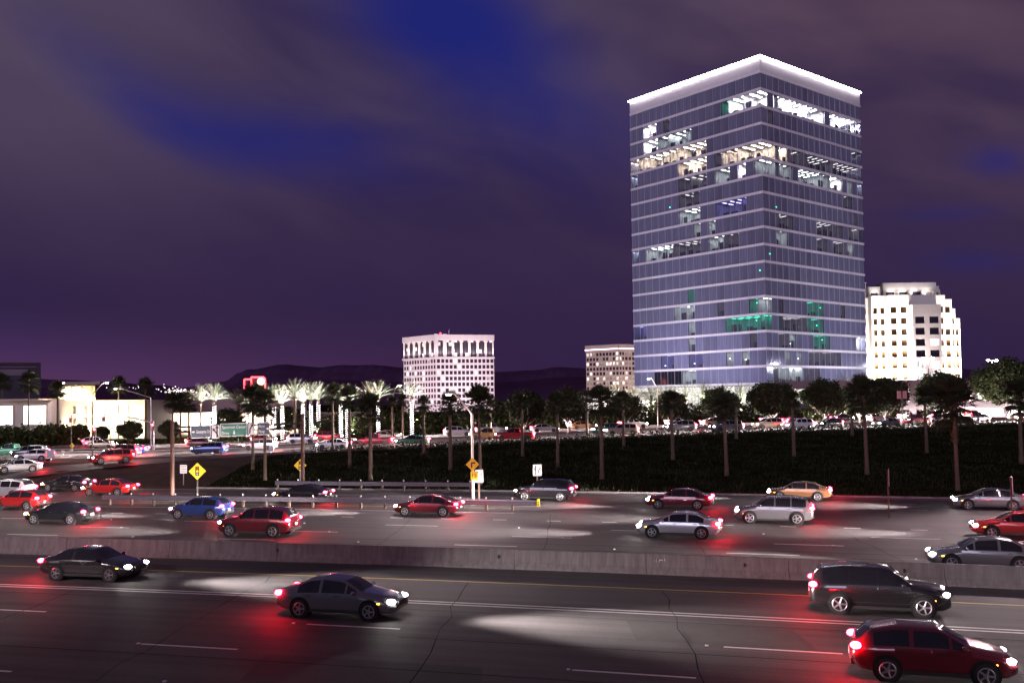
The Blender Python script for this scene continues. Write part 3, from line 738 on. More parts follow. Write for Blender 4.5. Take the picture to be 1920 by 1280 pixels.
zt = z_at(mid.location.x, Dm, 627) - g0; zl = z_at(mid.location.x, Dm, 671) - g0; zc = z_at(mid.location.x, Dm, 634) - g0
fl = z_at(mid.location.x, Dm, 675) - z_at(mid.location.x, Dm, 686)
core = [tuple(p) for p in lc] + [tuple(p) for p in bk]
MB().prism(core, -2, zt - .3).build('core', M_core, mid)
for fi in range(3):
    o, e = lc[fi], lc[fi + 1]; d = (e - o).normalized(); W = (e - o).length; nrm = Vector((d.y, -d.x)); rz = math.atan2(d.y, d.x)
    cols = (12, 2, 12)[fi]; rows = 8; z1 = zl; z0 = zl - fl * rows
    def pick(i, k): 
        r_ = rw.random(); return L_far if r_ < .10 else (L_fardim if r_ < .16 else G_office)
    facade(mid, o, d, W, z0, z1, cols, rows, W / cols * (.26), fl * .38, .35, M_pinkst, pick)
    c = o + d * (W / 2) + nrm * .18; MB().box((c.x, c.y, (z0 - 2) / 2), (W, .36, z0 + 2), rz).build('base_wall', M_pinkst, mid)
    # tall arched bays of the crown
    tb = (6, 1, 6)[fi]; wb = W / tb; b = MB()
    for i in range(tb + 1):
        c = o + d * (wb * i + (wb * .10 if i == 0 else (-wb * .10 if i == tb else 0))) + nrm * .3; b.box((c.x, c.y, (zl + zc) / 2), (wb * (.26 if 0 < i < tb else .13), .6, zc - zl), rz)
    c = o + d * (W / 2) + nrm * .6; b.box((c.x, c.y, (zc + zt) / 2 - .7), (W + .3, 1.2, zt - zc + 1.4), rz)
    for i in range(tb):       # arch shoulders
        for sgn in (-1, 1):
            c = o + d * (wb * (i + .5) + sgn * wb * .33) + nrm * .5; b.box((c.x, c.y, zc - 1.9), (wb * .08, .9, 1.2), rz)
    c = o + d * (W / 2) + nrm * .75; b.box((c.x, c.y, zl + .2), (W + .4, 1.5, 1.0), rz)
    b.build('crown_wall', M_pinkst, mid)
    pw = MB().box((0, 0, 0), (wb * .35, .08, (zc - zl) / 5 - .30)).mesh('crown_window', G_office)
    for i in range(tb):
        for s_ in (-1, 1):
            for r_ in range(5):
                c = o + d * (wb * (i + .5) + s_ * wb * .187) + nrm * .05
                w_ = link('window', pw, mid, (c.x, c.y, zl + 1.0 + (zc - zl - 1.2) / 5 * (r_ + .5)), rz); set_mat(w_, L_far if rw.random() < .06 else G_office)
        c = o + d * (wb * (i + .5)) + nrm * 1.9
        ff = MB().box((c.x, c.y, zl + .9), (wb * .5, .3, .25), rz).build('floodlight', M_galv, mid)
        lamp('SPOT', 'floodlight_beam', ff, (c.x, c.y, zl + 1.2), 6000, (1, .96, .78), (-nrm.x * .12, -nrm.y * .12, 1), 120, .8, .6)
    # soft wash on the shaft from the plaza
    for t_ in (.25, .75) if fi != 1 else (.5,):
        c = o + d * (W * t_) + nrm * 60
        lamp('SPOT', 'wash_light', mid, (c.x, c.y, 1.0), 105000, (1, .84, .88), (-nrm.x * 60, -nrm.y * 60, 26), 90, .9, 1)
for fi, o in ((1, lc[1]), (2, lc[2])):
    MB().box((o.x, o.y, (zl + zt) / 2), (2.2, 2.2, zt - zl + .8), .3).build('corner_pier', M_pinkst, mid)
c = (lc[1] + lc[2]) / 2; MB().ball((c.x, c.y + 2, zt + .8), .7).build('beacon', mat('red_beacon', (1, .05, .05), .5, emit=(1, .03, .05), es=9), mid)
MB().bar((c.x + 5.5, c.y + 2, zt), (c.x + 5.5, c.y + 2, zt + 3), .12).build('mast', M_white, mid)

Dt = 740.0
M_tan = mat('tan_stone', (.52, .40, .36), .7, var=.12, vscale=.3)
tw, lc, bk, g0 = corner_block('office_block', 'tan office block with a violet light line, half behind the glass tower', (1099.5, 1161, 1171, 1236), Dt, 646, 730, M_tan, (20, 2, 22))
zt = z_at(tw.location.x, Dt, 645) - g0; zl = z_at(tw.location.x, Dt, 658) - g0; fl = z_at(tw.location.x, Dt, 660) - z_at(tw.location.x, Dt, 669.2)
MB().prism([tuple(p) for p in lc] + [tuple(p) for p in bk], -2, zt - .3).build('core', M_core, tw)
for fi in range(3):
    o, e = lc[fi], lc[fi + 1]; d = (e - o).normalized(); W = (e - o).length; nrm = Vector((d.y, -d.x)); rz = math.atan2(d.y, d.x)
    cols = (10, 2, 10)[fi]; rows = 9; z0 = zl - fl * rows
    rows_lit = {7: .2, 6: .7, 8: .35, 4: .3, 3: .8, 2: .8, 5: .05, 1: .5, 0: .4}
    def pick(i, k): return (L_fardim if rw.random() < .6 else L_far) if rw.random() < rows_lit.get(k, .2) else G_office
    facade(tw, o, d, W, z0, zl, cols, rows, W / cols * .30, fl * .38, .35, M_tan, pick)
    c = o + d * (W / 2) + nrm * .42; MB().box((c.x, c.y, (z0 - 2) / 2), (W, .84, z0 + 2), rz).build('base_wall', M_tan, tw)
    c = o + d * (W / 2) + nrm * .6; MB().box((c.x, c.y, (zl + zt) / 2), (W + .5, 1.2, zt - zl), rz).build('parapet', M_tan, tw)
    c = o + d * (W / 2) + nrm * 1.35; MB().box((c.x, c.y, zl + 2.0), (W + .5, .25, .55), rz).build('light_line', mat('violet_line', (1, .9, 1), .5, emit=(.85, .72, 1), es=5), tw)
    c = o + d * (W / 2) + nrm * 60; lamp('SPOT', 'wash_light', tw, (c.x, c.y, 1.0), 75000, (1, .76, .72), (-nrm.x * 60, -nrm.y * 60, 24), 100, .9, 1)

# --- floodlit stepped white building
Ds = 335.0; gs0 = 3.0
def WX(px, Y=Ds): return (px - 960) / F * Y
def WZ(px, py, Y=Ds): return P(px, py, Y).z - gs0
M_wst = mat('white_stone', (.78, .72, .66), .7, var=.1, vscale=.4)
M_grst = mat('grey_stone_panel', (.50, .42, .42), .75, var=.15, vscale=.8)
st = thing('stepped_building', 'floodlit white stone office building with stepped shoulders and a grey central bay', 'building', (WX(1715), Ds, gs0))
def SX(px): return WX(px) - WX(1715)
def block(px0, px1, ytop, yfront, cols, wall, pick, rows=8, depth=18, ybase_row=716, cap=1.3, wfrac=.45, hfrac=.50):
    x0, x1 = SX(px0), SX(px1); zt_ = WZ((px0 + px1) / 2, ytop); W = x1 - x0
    MB().box(((x0 + x1) / 2, yfront + depth / 2 + .31, zt_ / 2 - 1), (W - .02, depth, zt_ + 1.9)).build('core', wall, st)
    zb = WZ(1700, ybase_row); hb = 4.0; n = int((zt_ - cap - zb) / hb)
    z1 = zb + hb * n
    facade(st, Vector((x0, yfront)), Vector((1, 0)), W, zb, z1, cols, n, W / cols * (1 - wfrac), hb * (1 - hfrac), .45, wall, pick)
    MB().box(((x0 + x1) / 2, yfront - .08, (z1 + zt_) / 2), (W, .8, zt_ - z1)).build('parapet', wall, st)
    MB().box(((x0 + x1) / 2, yfront - .1, zb / 2 - 1), (W, .8, zb + 2)).build('base_wall', wall, st)
G_warm = mat('bronze_glass', (.085, .048, .022), .15, emit=(.55, .28, .08), es=.04)
def pw_(i, k):
    r_ = rw.random(); return L_far if r_ < .10 else G_warm
def pg_(i, k): return L_bright if (i, k) in ((1, 0), (0, 0), (1, 3), (0, 1), (0, 7), (1, 1)) else G_office
block(1706, 1759, 572, -3.2, 2, M_grst, pg_, depth=6, wfrac=.66, hfrac=.62)
block(1668, 1706, 553, 0, 2, M_wst, pw_, wfrac=.58, hfrac=.56)
block(1706.2, 1758.8, 553, 0.1, 2, M_wst, pw_, wfrac=.58, hfrac=.56)
block(1641, 1667.9, 553.5, 2.2, 2, M_wst, pw_, wfrac=.58, hfrac=.56)
block(1622, 1640.9, 556, 5.5, 1, M_wst, pw_, wfrac=.58, hfrac=.56)
block(1759.2, 1776, 553, 0.6, 1, M_wst, pw_, wfrac=.58, hfrac=.56)
block(1776.1, 1792, 560, 2.0, 1, M_wst, pw_, wfrac=.58, hfrac=.56)
block(1792.1, 1801.5, 577, 3.4, 1, M_wst, pw_, wfrac=.58, hfrac=.56)
block(1801.6, 1813, 595, 4.6, 1, M_wst, pw_, wfrac=.58, hfrac=.56)
# penthouse storey set back
for a_, b_, yt, yf in ((1666, 1766, 528, 3.0), (1644, 1665.8, 534, 6), (1628, 1643.8, 536, 9), (1766.2, 1776, 533, 5), (1776.2, 1783, 538, 7)):
    x0, x1 = SX(a_), SX(b_); zt_ = WZ((a_ + b_) / 2, yt); zb = WZ((a_ + b_) / 2, 556)
    n = max(1, int((x1 - x0) / 4.6))
    MB().box(((x0 + x1) / 2, yf + 5.3, (zt_ + zb) / 2), (x1 - x0 - .02, 10, zt_ - zb)).build('core', M_core, st)
    facade(st, Vector((x0, yf)), Vector((1, 0)), x1 - x0, zb - .6, zb + 2.4, n, 1, (x1 - x0) / n * .32, .6, .6, M_wst, lambda i, k: L_fardim if rw.random() < .4 else G_office)
    MB().box(((x0 + x1) / 2, yf - .05, (zt_ + zb + 2.4) / 2), (x1 - x0, .7, zt_ - zb - 2.4)).build('parapet', M_wst, st)
MB().bar((SX(1643), 8, WZ(1643, 535)), (SX(1643), 8, WZ(1643, 525)), .10).box((SX(1643), 8, WZ(1643, 525)), (.9, .2, .25)).build('roof_mast', M_white, st)
for px, yf, e_ in ((1630, 5.5, 1), (1640, 2.2, .8), (1650, 2.2, 1), (1662, 2.2, 1), (1675, 0, 1), (1688, 0, 1), (1699, 0, 1), (1767, .6, 1), (1773, .6, .8), (1784, 2, 1), (1797, 3.4, .8), (1807, 4.6, 1)):
    x_ = SX(px)
    fx = MB().box((x_, yf - 5.0, .4), (1.0, .5, .5)).build('floodlight', M_galv, st)
    lamp('SPOT', 'floodlight_beam', fx, (x_, yf - 5.0, .8), 230000 * e_, (1, .93, .84), (0, 4.2, 22), 70, .9, .5)
for px, yf, zt_ in ((1680, 3, 556), (1700, 3, 556), (1722, 3, 556), (1745, 3, 556), (1655, 6, 556), (1635, 9, 556)):
    x_ = SX(px); z_ = WZ(px, zt_) + 1.0
    lamp('SPOT', 'ledge_light', st, (x_, yf - 1.6, z_), 700, (1, .92, .86), (0, .5, 1), 140, .9, .3)

# --- parking garage behind the trees on the right
M_gar = mat('garage_concrete', (.20, .17, .19), .85, var=.2, vscale=.5)
M_garin = mat('garage_inside', (.75, .74, .70), .8)
gx0, gx1, gY = WX(1478, 192), WX(2060, 192), 192.0
gar = thing('parking_garage', 'dark grey two-storey parking garage with bright open bays behind the round trees at the right', 'building', (gx0, gY, 3.0))
W = gx1 - gx0; zt = P(1750, 711, gY).z - 3.0; h1 = P(1750, 762, gY).z - 3
def gb(x0, x1, z0, z1, y0=0, y1=.6, name='wall', m=None): return MB().box(((x0 + x1) / 2, (y0 + y1) / 2, (z0 + z1) / 2), (x1 - x0, y1 - y0, z1 - z0)).build(name, m or M_gar, gar)
gb(0, W, zt - 1.6, zt, name='parapet'); gb(0, W, h1 - .6, h1 + 1.1, name='parapet'); gb(0, W, -1, .35, name='base_wall')
nb = 10
for i in range(nb + 1): gb(W * i / nb - .55 + (.55 if i == 0 else 0), W * i / nb + .55 - (.55 if i == nb else 0), -1, zt - .02, -.02, .58, 'column')
gb(.1, W - .1, -.5, zt - .1, 16, 16.4, 'back_wall', M_garin); gb(.1, W - .1, zt - .5, zt - .3, .7, 16, 'deck', M_garin); gb(.1, W - .1, h1 - .3, h1 - .05, .7, 16, 'deck', M_garin)
for e in (0, W): gb(e - .3, e + .3, -1, zt - .05, .6, 16.4, 'end_wall')
M_tube = mat('garage_tube', (1, 1, 1), .5, emit=(1, .97, .90), es=170)
for i in range(nb):
    for z_ in (zt - .6, h1 - .4):
        xx = W * (i + .5) / nb; MB().box((xx, 12, z_), (W / nb * .6, .4, .1)).build('ceiling_light', M_tube, gar)

# ------------------------------------------------------------------ the shopping centre at the left
M_beige = mat('beige_render', (.60, .50, .42), .8, var=.1, vscale=.4)
def bx(px0, px1, yt, yb, Y, dep): # front rect of a building seen between these pixels -> x0,x1,z0,z1
    pm2 = (px0 + px1) / 2
    return (px0 - 960) / F * Y, (px1 - 960) / F * Y, P(pm2, yb, Y).z, P(pm2, yt, Y).z
Yp = 186.0
x0, x1, z0, z1 = bx(97, 272, 750, 832, Yp, 0); z0 = zst(x0) - .3
pk = thing('parking_structure', 'brightly lit two-level beige parking structure behind the clipped trees at the left', 'building', (x0, Yp, z0))
W, H = x1 - x0, z1 - z0
def pb(a, b_, c, d_, y0=0, y1=.5, name='wall', m=None): return MB().box(((a + b_) / 2, (y0 + y1) / 2, (c + d_) / 2), (b_ - a, y1 - y0, d_ - c)).build(name, m or M_beige, pk)
pb(0, W, H - 1.1, H, name='parapet'); pb(0, W, H * .60, H * .68, name='parapet'); pb(0, W, H * .36, H * .44, name='parapet')
pb(0, W, -.3, .45, name='base_wall')
for i in range(6): pb(W * i / 5 - .35 + (.35 if i == 0 else 0), W * i / 5 + .35 - (.35 if i == 5 else 0), 0, H - .02, -.02, .48, 'column')
pb(.1, W - .1, 0, H - .1, 15, 15.3, 'back_wall', M_garin)
for z_ in (H - .5, H * .62, H * .38): pb(.1, W - .1, z_ - .2, z_, .6, 15, 'deck', M_garin)
for e in (.15, W - .15): pb(e - .15, e + .15, 0, H - .05, .52, 15, 'end_wall')
for i in range(5):
    for z_ in (H - .78, H * .62 - .28, H * .38 - .28): MB().box((W * (i + .5) / 5, 11.5, z_), (W / 5 * .6, .5, .1)).build('ceiling_light', mat('structure_tube', (1, 1, 1), .5, emit=(1, .90, .66), es=170), pk)
for i in range(5):
    xx = W * (i + .5) / 5; lamp('SPOT', 'wall_washer', MB().box((xx, -4.0, .3), (.5, .3, .3)).build('floodlight', M_galv, pk), (xx, -4.0, .6), 8000, (1, .80, .52), (0, 3.4, 4), 110, .8, .2)
# long low mall wall
x0, x1, z0, z1 = bx(274, 560, 748, 815, 205, 0); z0 = zst(x0) - .3; zm = P(400, 773, 205).z
ml = thing('mall_wall', 'long low beige shopping centre wall with a darker upper band behind the palms', 'building', (x0, 205, z0))
W = x1 - x0
M_mauve = mat('mauve_render', (.42, .30, .30), .85, var=.1, vscale=.3)
MB().box((W / 2, 6, (zm - z0) / 2), (W, 12, zm - z0)).build('wall', M_beige, ml)
MB().box((W / 2, 7, (zm + z1) / 2 - z0 + .01), (W - 2, 11, z1 - zm)).build('upper_wall', M_mauve, ml)
MB().box((W / 2, .2, zm - z0 + .1), (W + .4, 12.8, .22)).build('cornice', M_beige, ml)
xs0, xs1 = WX(362, 205) - x0, WX(412, 205) - x0
pn = MB().box((0, 0, 0), ((xs1 - xs0) / 4 - .12, .08, 2.9)).mesh('shop_window', mat('shop_glow', (1, 1, 1), .5, emit=(1, .97, .92), es=9))
for i in range(4): link('shop_window', pn, ml, (xs0 + (xs1 - xs0) / 4 * (i + .5), -.05, P(390, 784, 205).z - z0), 0)
for i in range(9):
    xx = W * (i + .5) / 9
    lamp('SPOT', 'wall_washer', MB().box((xx, -3.5, .3), (.5, .3, .3)).build('floodlight', M_galv, ml), (xx, -3.5, .6), 7000, (1, .80, .62), (0, 3.2, 4), 110, .8, .2)
MB().box((W * .18, -.02, 1.3), (1.3, .1, 2.4)).build('door', M_dkmetal, ml)
# wall with two big glowing display screens
x0, x1, z0, z1 = bx(-90, 96, 751, 832, 178, 0); z0 = zst(x0) - .3
sw = thing('screen_wall', 'pale building wall with two glaring white display screens at the left edge', 'building', (x0, 178, z0))
W, H = x1 - x0, z1 - z0
MB().box((W / 2, 5, H / 2), (W, 10, H)).build('wall', mat('pale_wall', (.66, .58, .56), .8, var=.08, vscale=.5), sw)
MB().box((W / 2, -.06, H + .12), (W + .3, 10.6, .3)).build('cornice', M_beige, sw)
for a_, b_, c_ in ((-40, 24, (1, 1, 1)), (46, 86, (.97, 1, .93))):
    xa, xb = WX(a_, 178) - x0, WX(b_, 178) - x0; za, zb = P(40, 795, 178).z - z0, P(40, 761, 178).z - z0
    MB().box(((xa + xb) / 2, -.12, (za + zb) / 2), (xb - xa + .5, .2, zb - za + .5)).build('screen_frame', M_beige, sw)
    MB().box(((xa + xb) / 2, -.24, (za + zb) / 2), (xb - xa, .08, zb - za)).build('display_screen', mat('screen_glow_%d' % a_, (1, 1, 1), .5, emit=c_, es=6), sw)
# dark theatre block with rounded frame, top left
x0, x1, z0, z1 = bx(-120, 76, 681, 752, 240, 0); z0 = 1.0
rzt = R(27)
th = thing('theatre_block', 'big dark boxy building with a raised rim at the left edge of the view', 'building', (x1 - (x1 - x0) * math.cos(rzt), 240 - (x1 - x0) * math.sin(rzt), z0), rzt)
W, H = x1 - x0, z1 - z0; M_dkbox = mat('dark_violet_cladding', (.055, .040, .075), .5, var=.2, vscale=.2)
MB().box((W / 2, 12.6, H / 2 - .6), (W - 1.2, 24, H - 1.2)).build('wall', M_dkbox, th)
b = MB()
b.box((W / 2, .2, H - .5), (W, 1.6, 1.0)); b.box((W - .55, .2, H / 2 - .5), (1.1, 1.58, H - 1.0)); b.build('rim', mat('dark_rim', (.035, .025, .045), .45), th)
MB().box((W / 2 - 1, .5, H - 2.5), (W - 4, .3, 1.5)).build('upper_band', mat('mauve_band', (.20, .14, .22), .5), th)
pn = MB().box((0, 0, 0), (4.8, .12, H - 4.5)).mesh('cladding_panel', M_dkbox)
for i in range(5): link('cladding_panel', pn, th, (W - 4.4 - i * 4.95, .54, (H - 4.2) / 2), 0)
# lit pavilion behind the parking structure
x0, x1, z0, z1 = bx(112, 182, 716, 752, 232, 0); z0 = 1.0
pv = thing('lit_pavilion', 'bright yellow-lit pavilion with a flat overhanging roof above the parking structure', 'building', (x1 - (x1 - x0) * math.cos(R(24)), 232 - (x1 - x0) * math.sin(R(24)), z0), R(24))
W, H = x1 - x0, z1 - z0
MB().box((W / 2, 5, H / 2 - .5), (W - 1, 10, H - 1)).build('wall', mat('cream_wall', (.75, .66, .45), .8), pv)
MB().box((W / 2, 4.4, H - .35), (W + 1.2, 12.6, .7)).build('roof', M_mauve, pv)
for i in range(4): MB().box((W * (i + .5) / 4, -.6, H / 2 - .4), (.35, .35, H - .8)).build('column', M_beige, pv)
zz = P(150, 738, 232).z - z0
xa, xb = WX(118, 232) - x0, WX(170, 232) - x0
MB().add([(xa, -.08, zz - 2.2), (xb, -.08, zz - 2.2), (xb, -.08, zz + .4), ((xa + xb) / 2 + 1, -.08, zz + 1.6), ((xa + xb) / 2 - 1, -.08, zz + 1.6), (xa, -.08, zz + .4), (xa, -.02, zz - 2.2), (xb, -.02, zz - 2.2), (xb, -.02, zz + .4), ((xa + xb) / 2 + 1, -.02, zz + 1.6), ((xa + xb) / 2 - 1, -.02, zz + 1.6), (xa, -.02, zz + .4)], [(0, 1, 2, 3, 4, 5), (11, 10, 9, 8, 7, 6)] + [(i, 6 + i, 6 + (i + 1) % 6, (i + 1) % 6) for i in range(6)]).build('glass_gable', mat('gable_glow', (1, 1, 1), .5, emit=(1, .92, .62), es=4), pv)
for i in range(4): lamp('SPOT', 'soffit_light', pv, (W * (i + .5) / 4, -.9, zz - 1.8), 5000, (1, .82, .45), (0, .6, 1), 120, .8, .2)
# dim storefronts along the street behind the lit palms
for k, (pa, pb2, yt, lab) in enumerate(((556, 700, 775, 'dim low shopfront row behind the light-wrapped palms'), (1085, 1260, 737, 'bright low podium pavilion beside the foot of the glass tower'))):
    Y = (215, 205)[k]; x0, x1, z0, z1 = bx(pa, pb2, yt, 800, Y, 0); z0 = zst(x0) - .2
    t_ = thing('low_pavilion', lab, 'building', (x0, Y, z0)); W, H = x1 - x0, z1 - z0
    MB().box((W / 2, 4, H / 2), (W, 8, H)).build('wall', M_mauve if k == 0 else mat('white_render', (.75, .72, .72), .8), t_)
    MB().box((W / 2, 3.6, H + .12), (W + .8, 9, .28)).build('roof', M_beige, t_)
    n = 9; pn = MB().box((0, 0, 0), (W / n - .5, .08, H * .62)).mesh('shop_window', L_fardim if k == 0 else L_far)
    for i in range(n): link('shop_window', pn, t_, (W * (i + .5) / n, -.05, H * .45), 0)
    if k == 1:
        for i in range(5): lamp('SPOT', 'wall_washer', t_, (W * (i + .5) / 5, -3, .4), 700, (1, .95, .92), (0, 2.6, 4), 110, .8, .2)
# red neon outline sign on a pylon
Yn = 255.0
pN = P(457, 760, Yn); ns = thing('neon_sign', 'red neon outline roof sign with a glowing ball rising behind the palms', 'sign', (pN.x, Yn, 1.0))
def npt(px, py): p = P(px, py, Yn); return (p.x - pN.x, 0, p.z - 1.0)
M_neon = mat('red_neon', (1, .3, .3), .5, emit=(1, .045, .06), es=7)
for pts in (((458, 728), (458, 711), (471, 711), (471, 728)), ((471, 728), (471, 707), (494, 707), (497, 710), (497, 728))):
    MB().tube([npt(*p) for p in pts], .22, 8).build('neon_tube', M_neon, ns)
a_ = npt(489, 715); MB().ball(a_, 1.0, 12, 8).build('glowing_ball', mat('ball_glow', (1, .8, .7), .5, emit=(1, .55, .42), es=4), ns)
b = MB()
for px in (462, 484, 494): p = npt(px, 720); b.bar((p[0], .5, -.5), (p[0], .5, p[2] + 1), .25)
b.build('support', M_dkmetal, ns)
p0, p1 = npt(472, 727), npt(496, 708); MB().box(((p0[0] + p1[0]) / 2, .35, (p0[2] + p1[2]) / 2), (p1[0] - p0[0], .15, p1[2] - p0[2])).build('sign_back', mat('sign_back_dark', (.10, .03, .04), .6), ns)
# ================================================================== TREES AND PALMS
def leafmat(name, c, d, trans=.25):
    m = bpy.data.materials.new(name); m.use_nodes = True; t = m.node_tree; b = t.nodes['Principled BSDF']
    tcn = t.nodes.new('ShaderNodeTexCoord'); n = t.nodes.new('ShaderNodeTexNoise'); n.inputs['Scale'].default_value = 1.7; n.inputs['Detail'].default_value = 3
    t.links.new(tcn.outputs['Object'], n.inputs['Vector']); mr = t.nodes.new('ShaderNodeMapRange'); mr.inputs[1].default_value = .35; mr.inputs[2].default_value = .65; t.links.new(n.outputs[0], mr.inputs[0])
    mx = t.nodes.new('ShaderNodeMix'); mx.data_type = 'RGBA'; mx.inputs[6].default_value = (*d, 1); mx.inputs[7].default_value = (*c, 1); t.links.new(mr.outputs[0], mx.inputs[0]); t.links.new(mx.outputs[2], b.inputs['Base Color'])
    b.inputs['Roughness'].default_value = .55; b.inputs['Specular IOR Level'].default_value = .3
    tr = t.nodes.new('ShaderNodeBsdfTranslucent'); t.links.new(mx.outputs[2], tr.inputs[0]); ms = t.nodes.new('ShaderNodeMixShader'); ms.inputs[0].default_value = trans
    t.links.new(b.outputs[0], ms.inputs[1]); t.links.new(tr.outputs[0], ms.inputs[2]); t.links.new(ms.outputs[0], t.nodes['Material Output'].inputs[0])
    return m
LF_ficus = leafmat('ficus_leaf', (.042, .056, .018), (.016, .022, .009), .12)
LF_palm = leafmat('fan_palm_leaf', (.050, .060, .025), (.024, .030, .014))
LF_date = leafmat('date_palm_leaf', (.19, .20, .14), (.13, .14, .09), .35)
LF_shrub = leafmat('shrub_leaf', (.060, .075, .020), (.022, .030, .010))
M_bark = mat('pale_bark', (.34, .30, .27), .9, var=.35, vscale=5, bump=.5, bscale=14)
M_ptrunk = mat('palm_trunk', (.17, .13, .095), .95, var=.45, vscale=7, bump=.8, bscale=9)
M_skirt = mat('dead_fronds', (.17, .11, .06), .95, var=.5, vscale=5)

def ficus_meshes(seed, flat=.82):
    """unit tree: 10 m tall, crown 7.4 m wide"""
    rr = random.Random(seed); b = MB(); clumps = []
    for k in range(230):
        while True:
            v = Vector((rr.uniform(-1, 1), rr.uniform(-1, 1), rr.uniform(-1, 1)))
            if .5 < v.length < 1: break
        c = Vector((v.x * 4.25, v.y * 4.25, 5.95 + v.z * 3.45)); clumps.append((c, rr.uniform(.55, .95)))
    for c, r in clumps:
        for _ in range(36):
            p = c + Vector((rr.gauss(0, .5), rr.gauss(0, .5), rr.gauss(0, .42))) * r
            a = Vector((rr.uniform(-1, 1), rr.uniform(-1, 1), rr.uniform(-.6, 1))).normalized(); u = a.orthogonal().normalized(); v = a.cross(u)
            s, l = rr.uniform(.12, .22), rr.uniform(.20, .38)
            b.add([p - u * s, p + v * l * .6, p + u * s, p - v * l], [(0, 1, 2, 3)])
    t = MB(); t.tube([(0, 0, -.2), (0.03, 0, .7), (.05, .02, 1.7)], [.30, .25, .22], 8)
    for k in range(8):
        a = 2 * math.pi * k / 8 + rr.uniform(-.3, .3); r1 = rr.uniform(.7, 1.1); r2 = rr.uniform(2.0, 3.0)
        t.tube([(.05, .02, rr.uniform(1.2, 1.7)), (math.cos(a) * r1, math.sin(a) * r1, rr.uniform(2.1, 2.6)), (math.cos(a) * r2, math.sin(a) * r2, rr.uniform(3.4, 4.2))], [.13, .09, .04], 6)
    return b.mesh('crown', LF_ficus), t.mesh('trunk', M_bark, True)
FIC = [ficus_meshes(s) for s in (1, 2, 3)]
nfic = 0
def ficus(p, htop, label, group=None, wide=1.0, up=0, upcol=(1, .9, 1)):
    global nfic
    s = htop / 9.8; t = thing('ficus_tree', label, 'tree', p, random.uniform(0, 6), group); cm, tm = FIC[nfic % 3]; nfic += 1
    c = link('crown', cm, t); k = link('trunk', tm, t); c.scale = (s * wide, s * wide, s); k.scale = (s, s, s)
    if up: lamp('SPOT', 'uplight', t, (.9, -1.3, .15), up, upcol, (-.8, 1.2, 1.6), 50, .8, .1)
    return t
def fan_crown(seed, R0=1.0):
    rr = random.Random(seed); b = MB()
    for k in range(46):
        az_ = k * 2.39996 + rr.uniform(-.2, .2); el_ = R(85 - 128 * (k / 45) ** 1.05 + rr.uniform(-8, 8))
        d = Vector((math.cos(az_) * math.cos(el_), math.sin(az_) * math.cos(el_), math.sin(el_)))
        pl = rr.uniform(.55, .9) * R0; tip = d * pl; tip.z -= .12 * (1 - d.z) * pl
        b.bar((0, 0, 0), tip, .025, .018, 4)
        u = d.cross(Vector((0, 0, 1))); u = u.normalized() if u.length > .05 else Vector((1, 0, 0)); nrm = u.cross(d).normalized()
        for j in range(13):
            a = R(-72 + 144 * j / 12); L = rr.uniform(.75, 1.0) * (1 - .22 * abs(a)) * 1.05
            q = (d * math.cos(a) + u * math.sin(a)).normalized(); e = tip + q * L; e.z -= .22 * L * rr.uniform(.5, 1.4)
            mid_ = tip + q * (L * .55); wv = (q.cross(nrm)).normalized() * .050
            b.add([tip, mid_ - wv, e, mid_ + wv], [(0, 1, 2, 3)])
    return b.mesh('crown', LF_palm)
FAN = [fan_crown(s, r) for s, r in ((11, 1.0), (12, 1.15), (13, .9))]
def skirt_mesh(seed):
    rr = random.Random(seed); b = MB()
    for k in range(60):
        a = rr.uniform(0, 6.28); z = rr.uniform(-2.0, -.2); r0 = .17; L = rr.uniform(.4, .9)
        p = Vector((math.cos(a) * r0, math.sin(a) * r0, z)); e = p + Vector((math.cos(a) * rr.uniform(.08, .25), math.sin(a) * rr.uniform(.08, .25), rr.uniform(.1, .35)))
        wv = Vector((-math.sin(a), math.cos(a), 0)) * .06; b.add([p - wv, p + wv, e + wv * .3, e - wv * .3], [(0, 1, 2, 3)])
    return b.mesh('boots', M_skirt)
SKIRT = [skirt_mesh(31), skirt_mesh(32)]
npalm = 0
def fan_palm(p, h, label, group=None, cs=1.0, lean=0.0, boots=.0):
    global npalm
    rr = random.Random(900 + npalm); t = thing('fan_palm', label, 'palm tree', p, 0, group)
    hc = h - 1.25 * cs; lx = lean * hc; ly = rr.uniform(-.02, .02) * hc
    pts = [(lx * (k / 8) ** 1.3, ly * (k / 8), -.2 + (hc + .2) * k / 8) for k in range(9)]; r0 = rr.uniform(.17, .22)
    rs = [r0 * 1.25] + [r0 * (1 - .35 * k / 8) for k in range(1, 8)] + [r0 * .9]
    MB().tube(pts, rs, 9).build('trunk', M_ptrunk, t, smooth=True)
    c = link('crown', FAN[npalm % 3], t, pts[-1], rr.uniform(0, 6)); c.scale = (cs * 1.25,) * 3
    if boots:
        s = link('boots', SKIRT[npalm % 2], t, pts[-1], rr.uniform(0, 6)); s.scale = (1.3, 1.3, boots)
    npalm += 1; return t
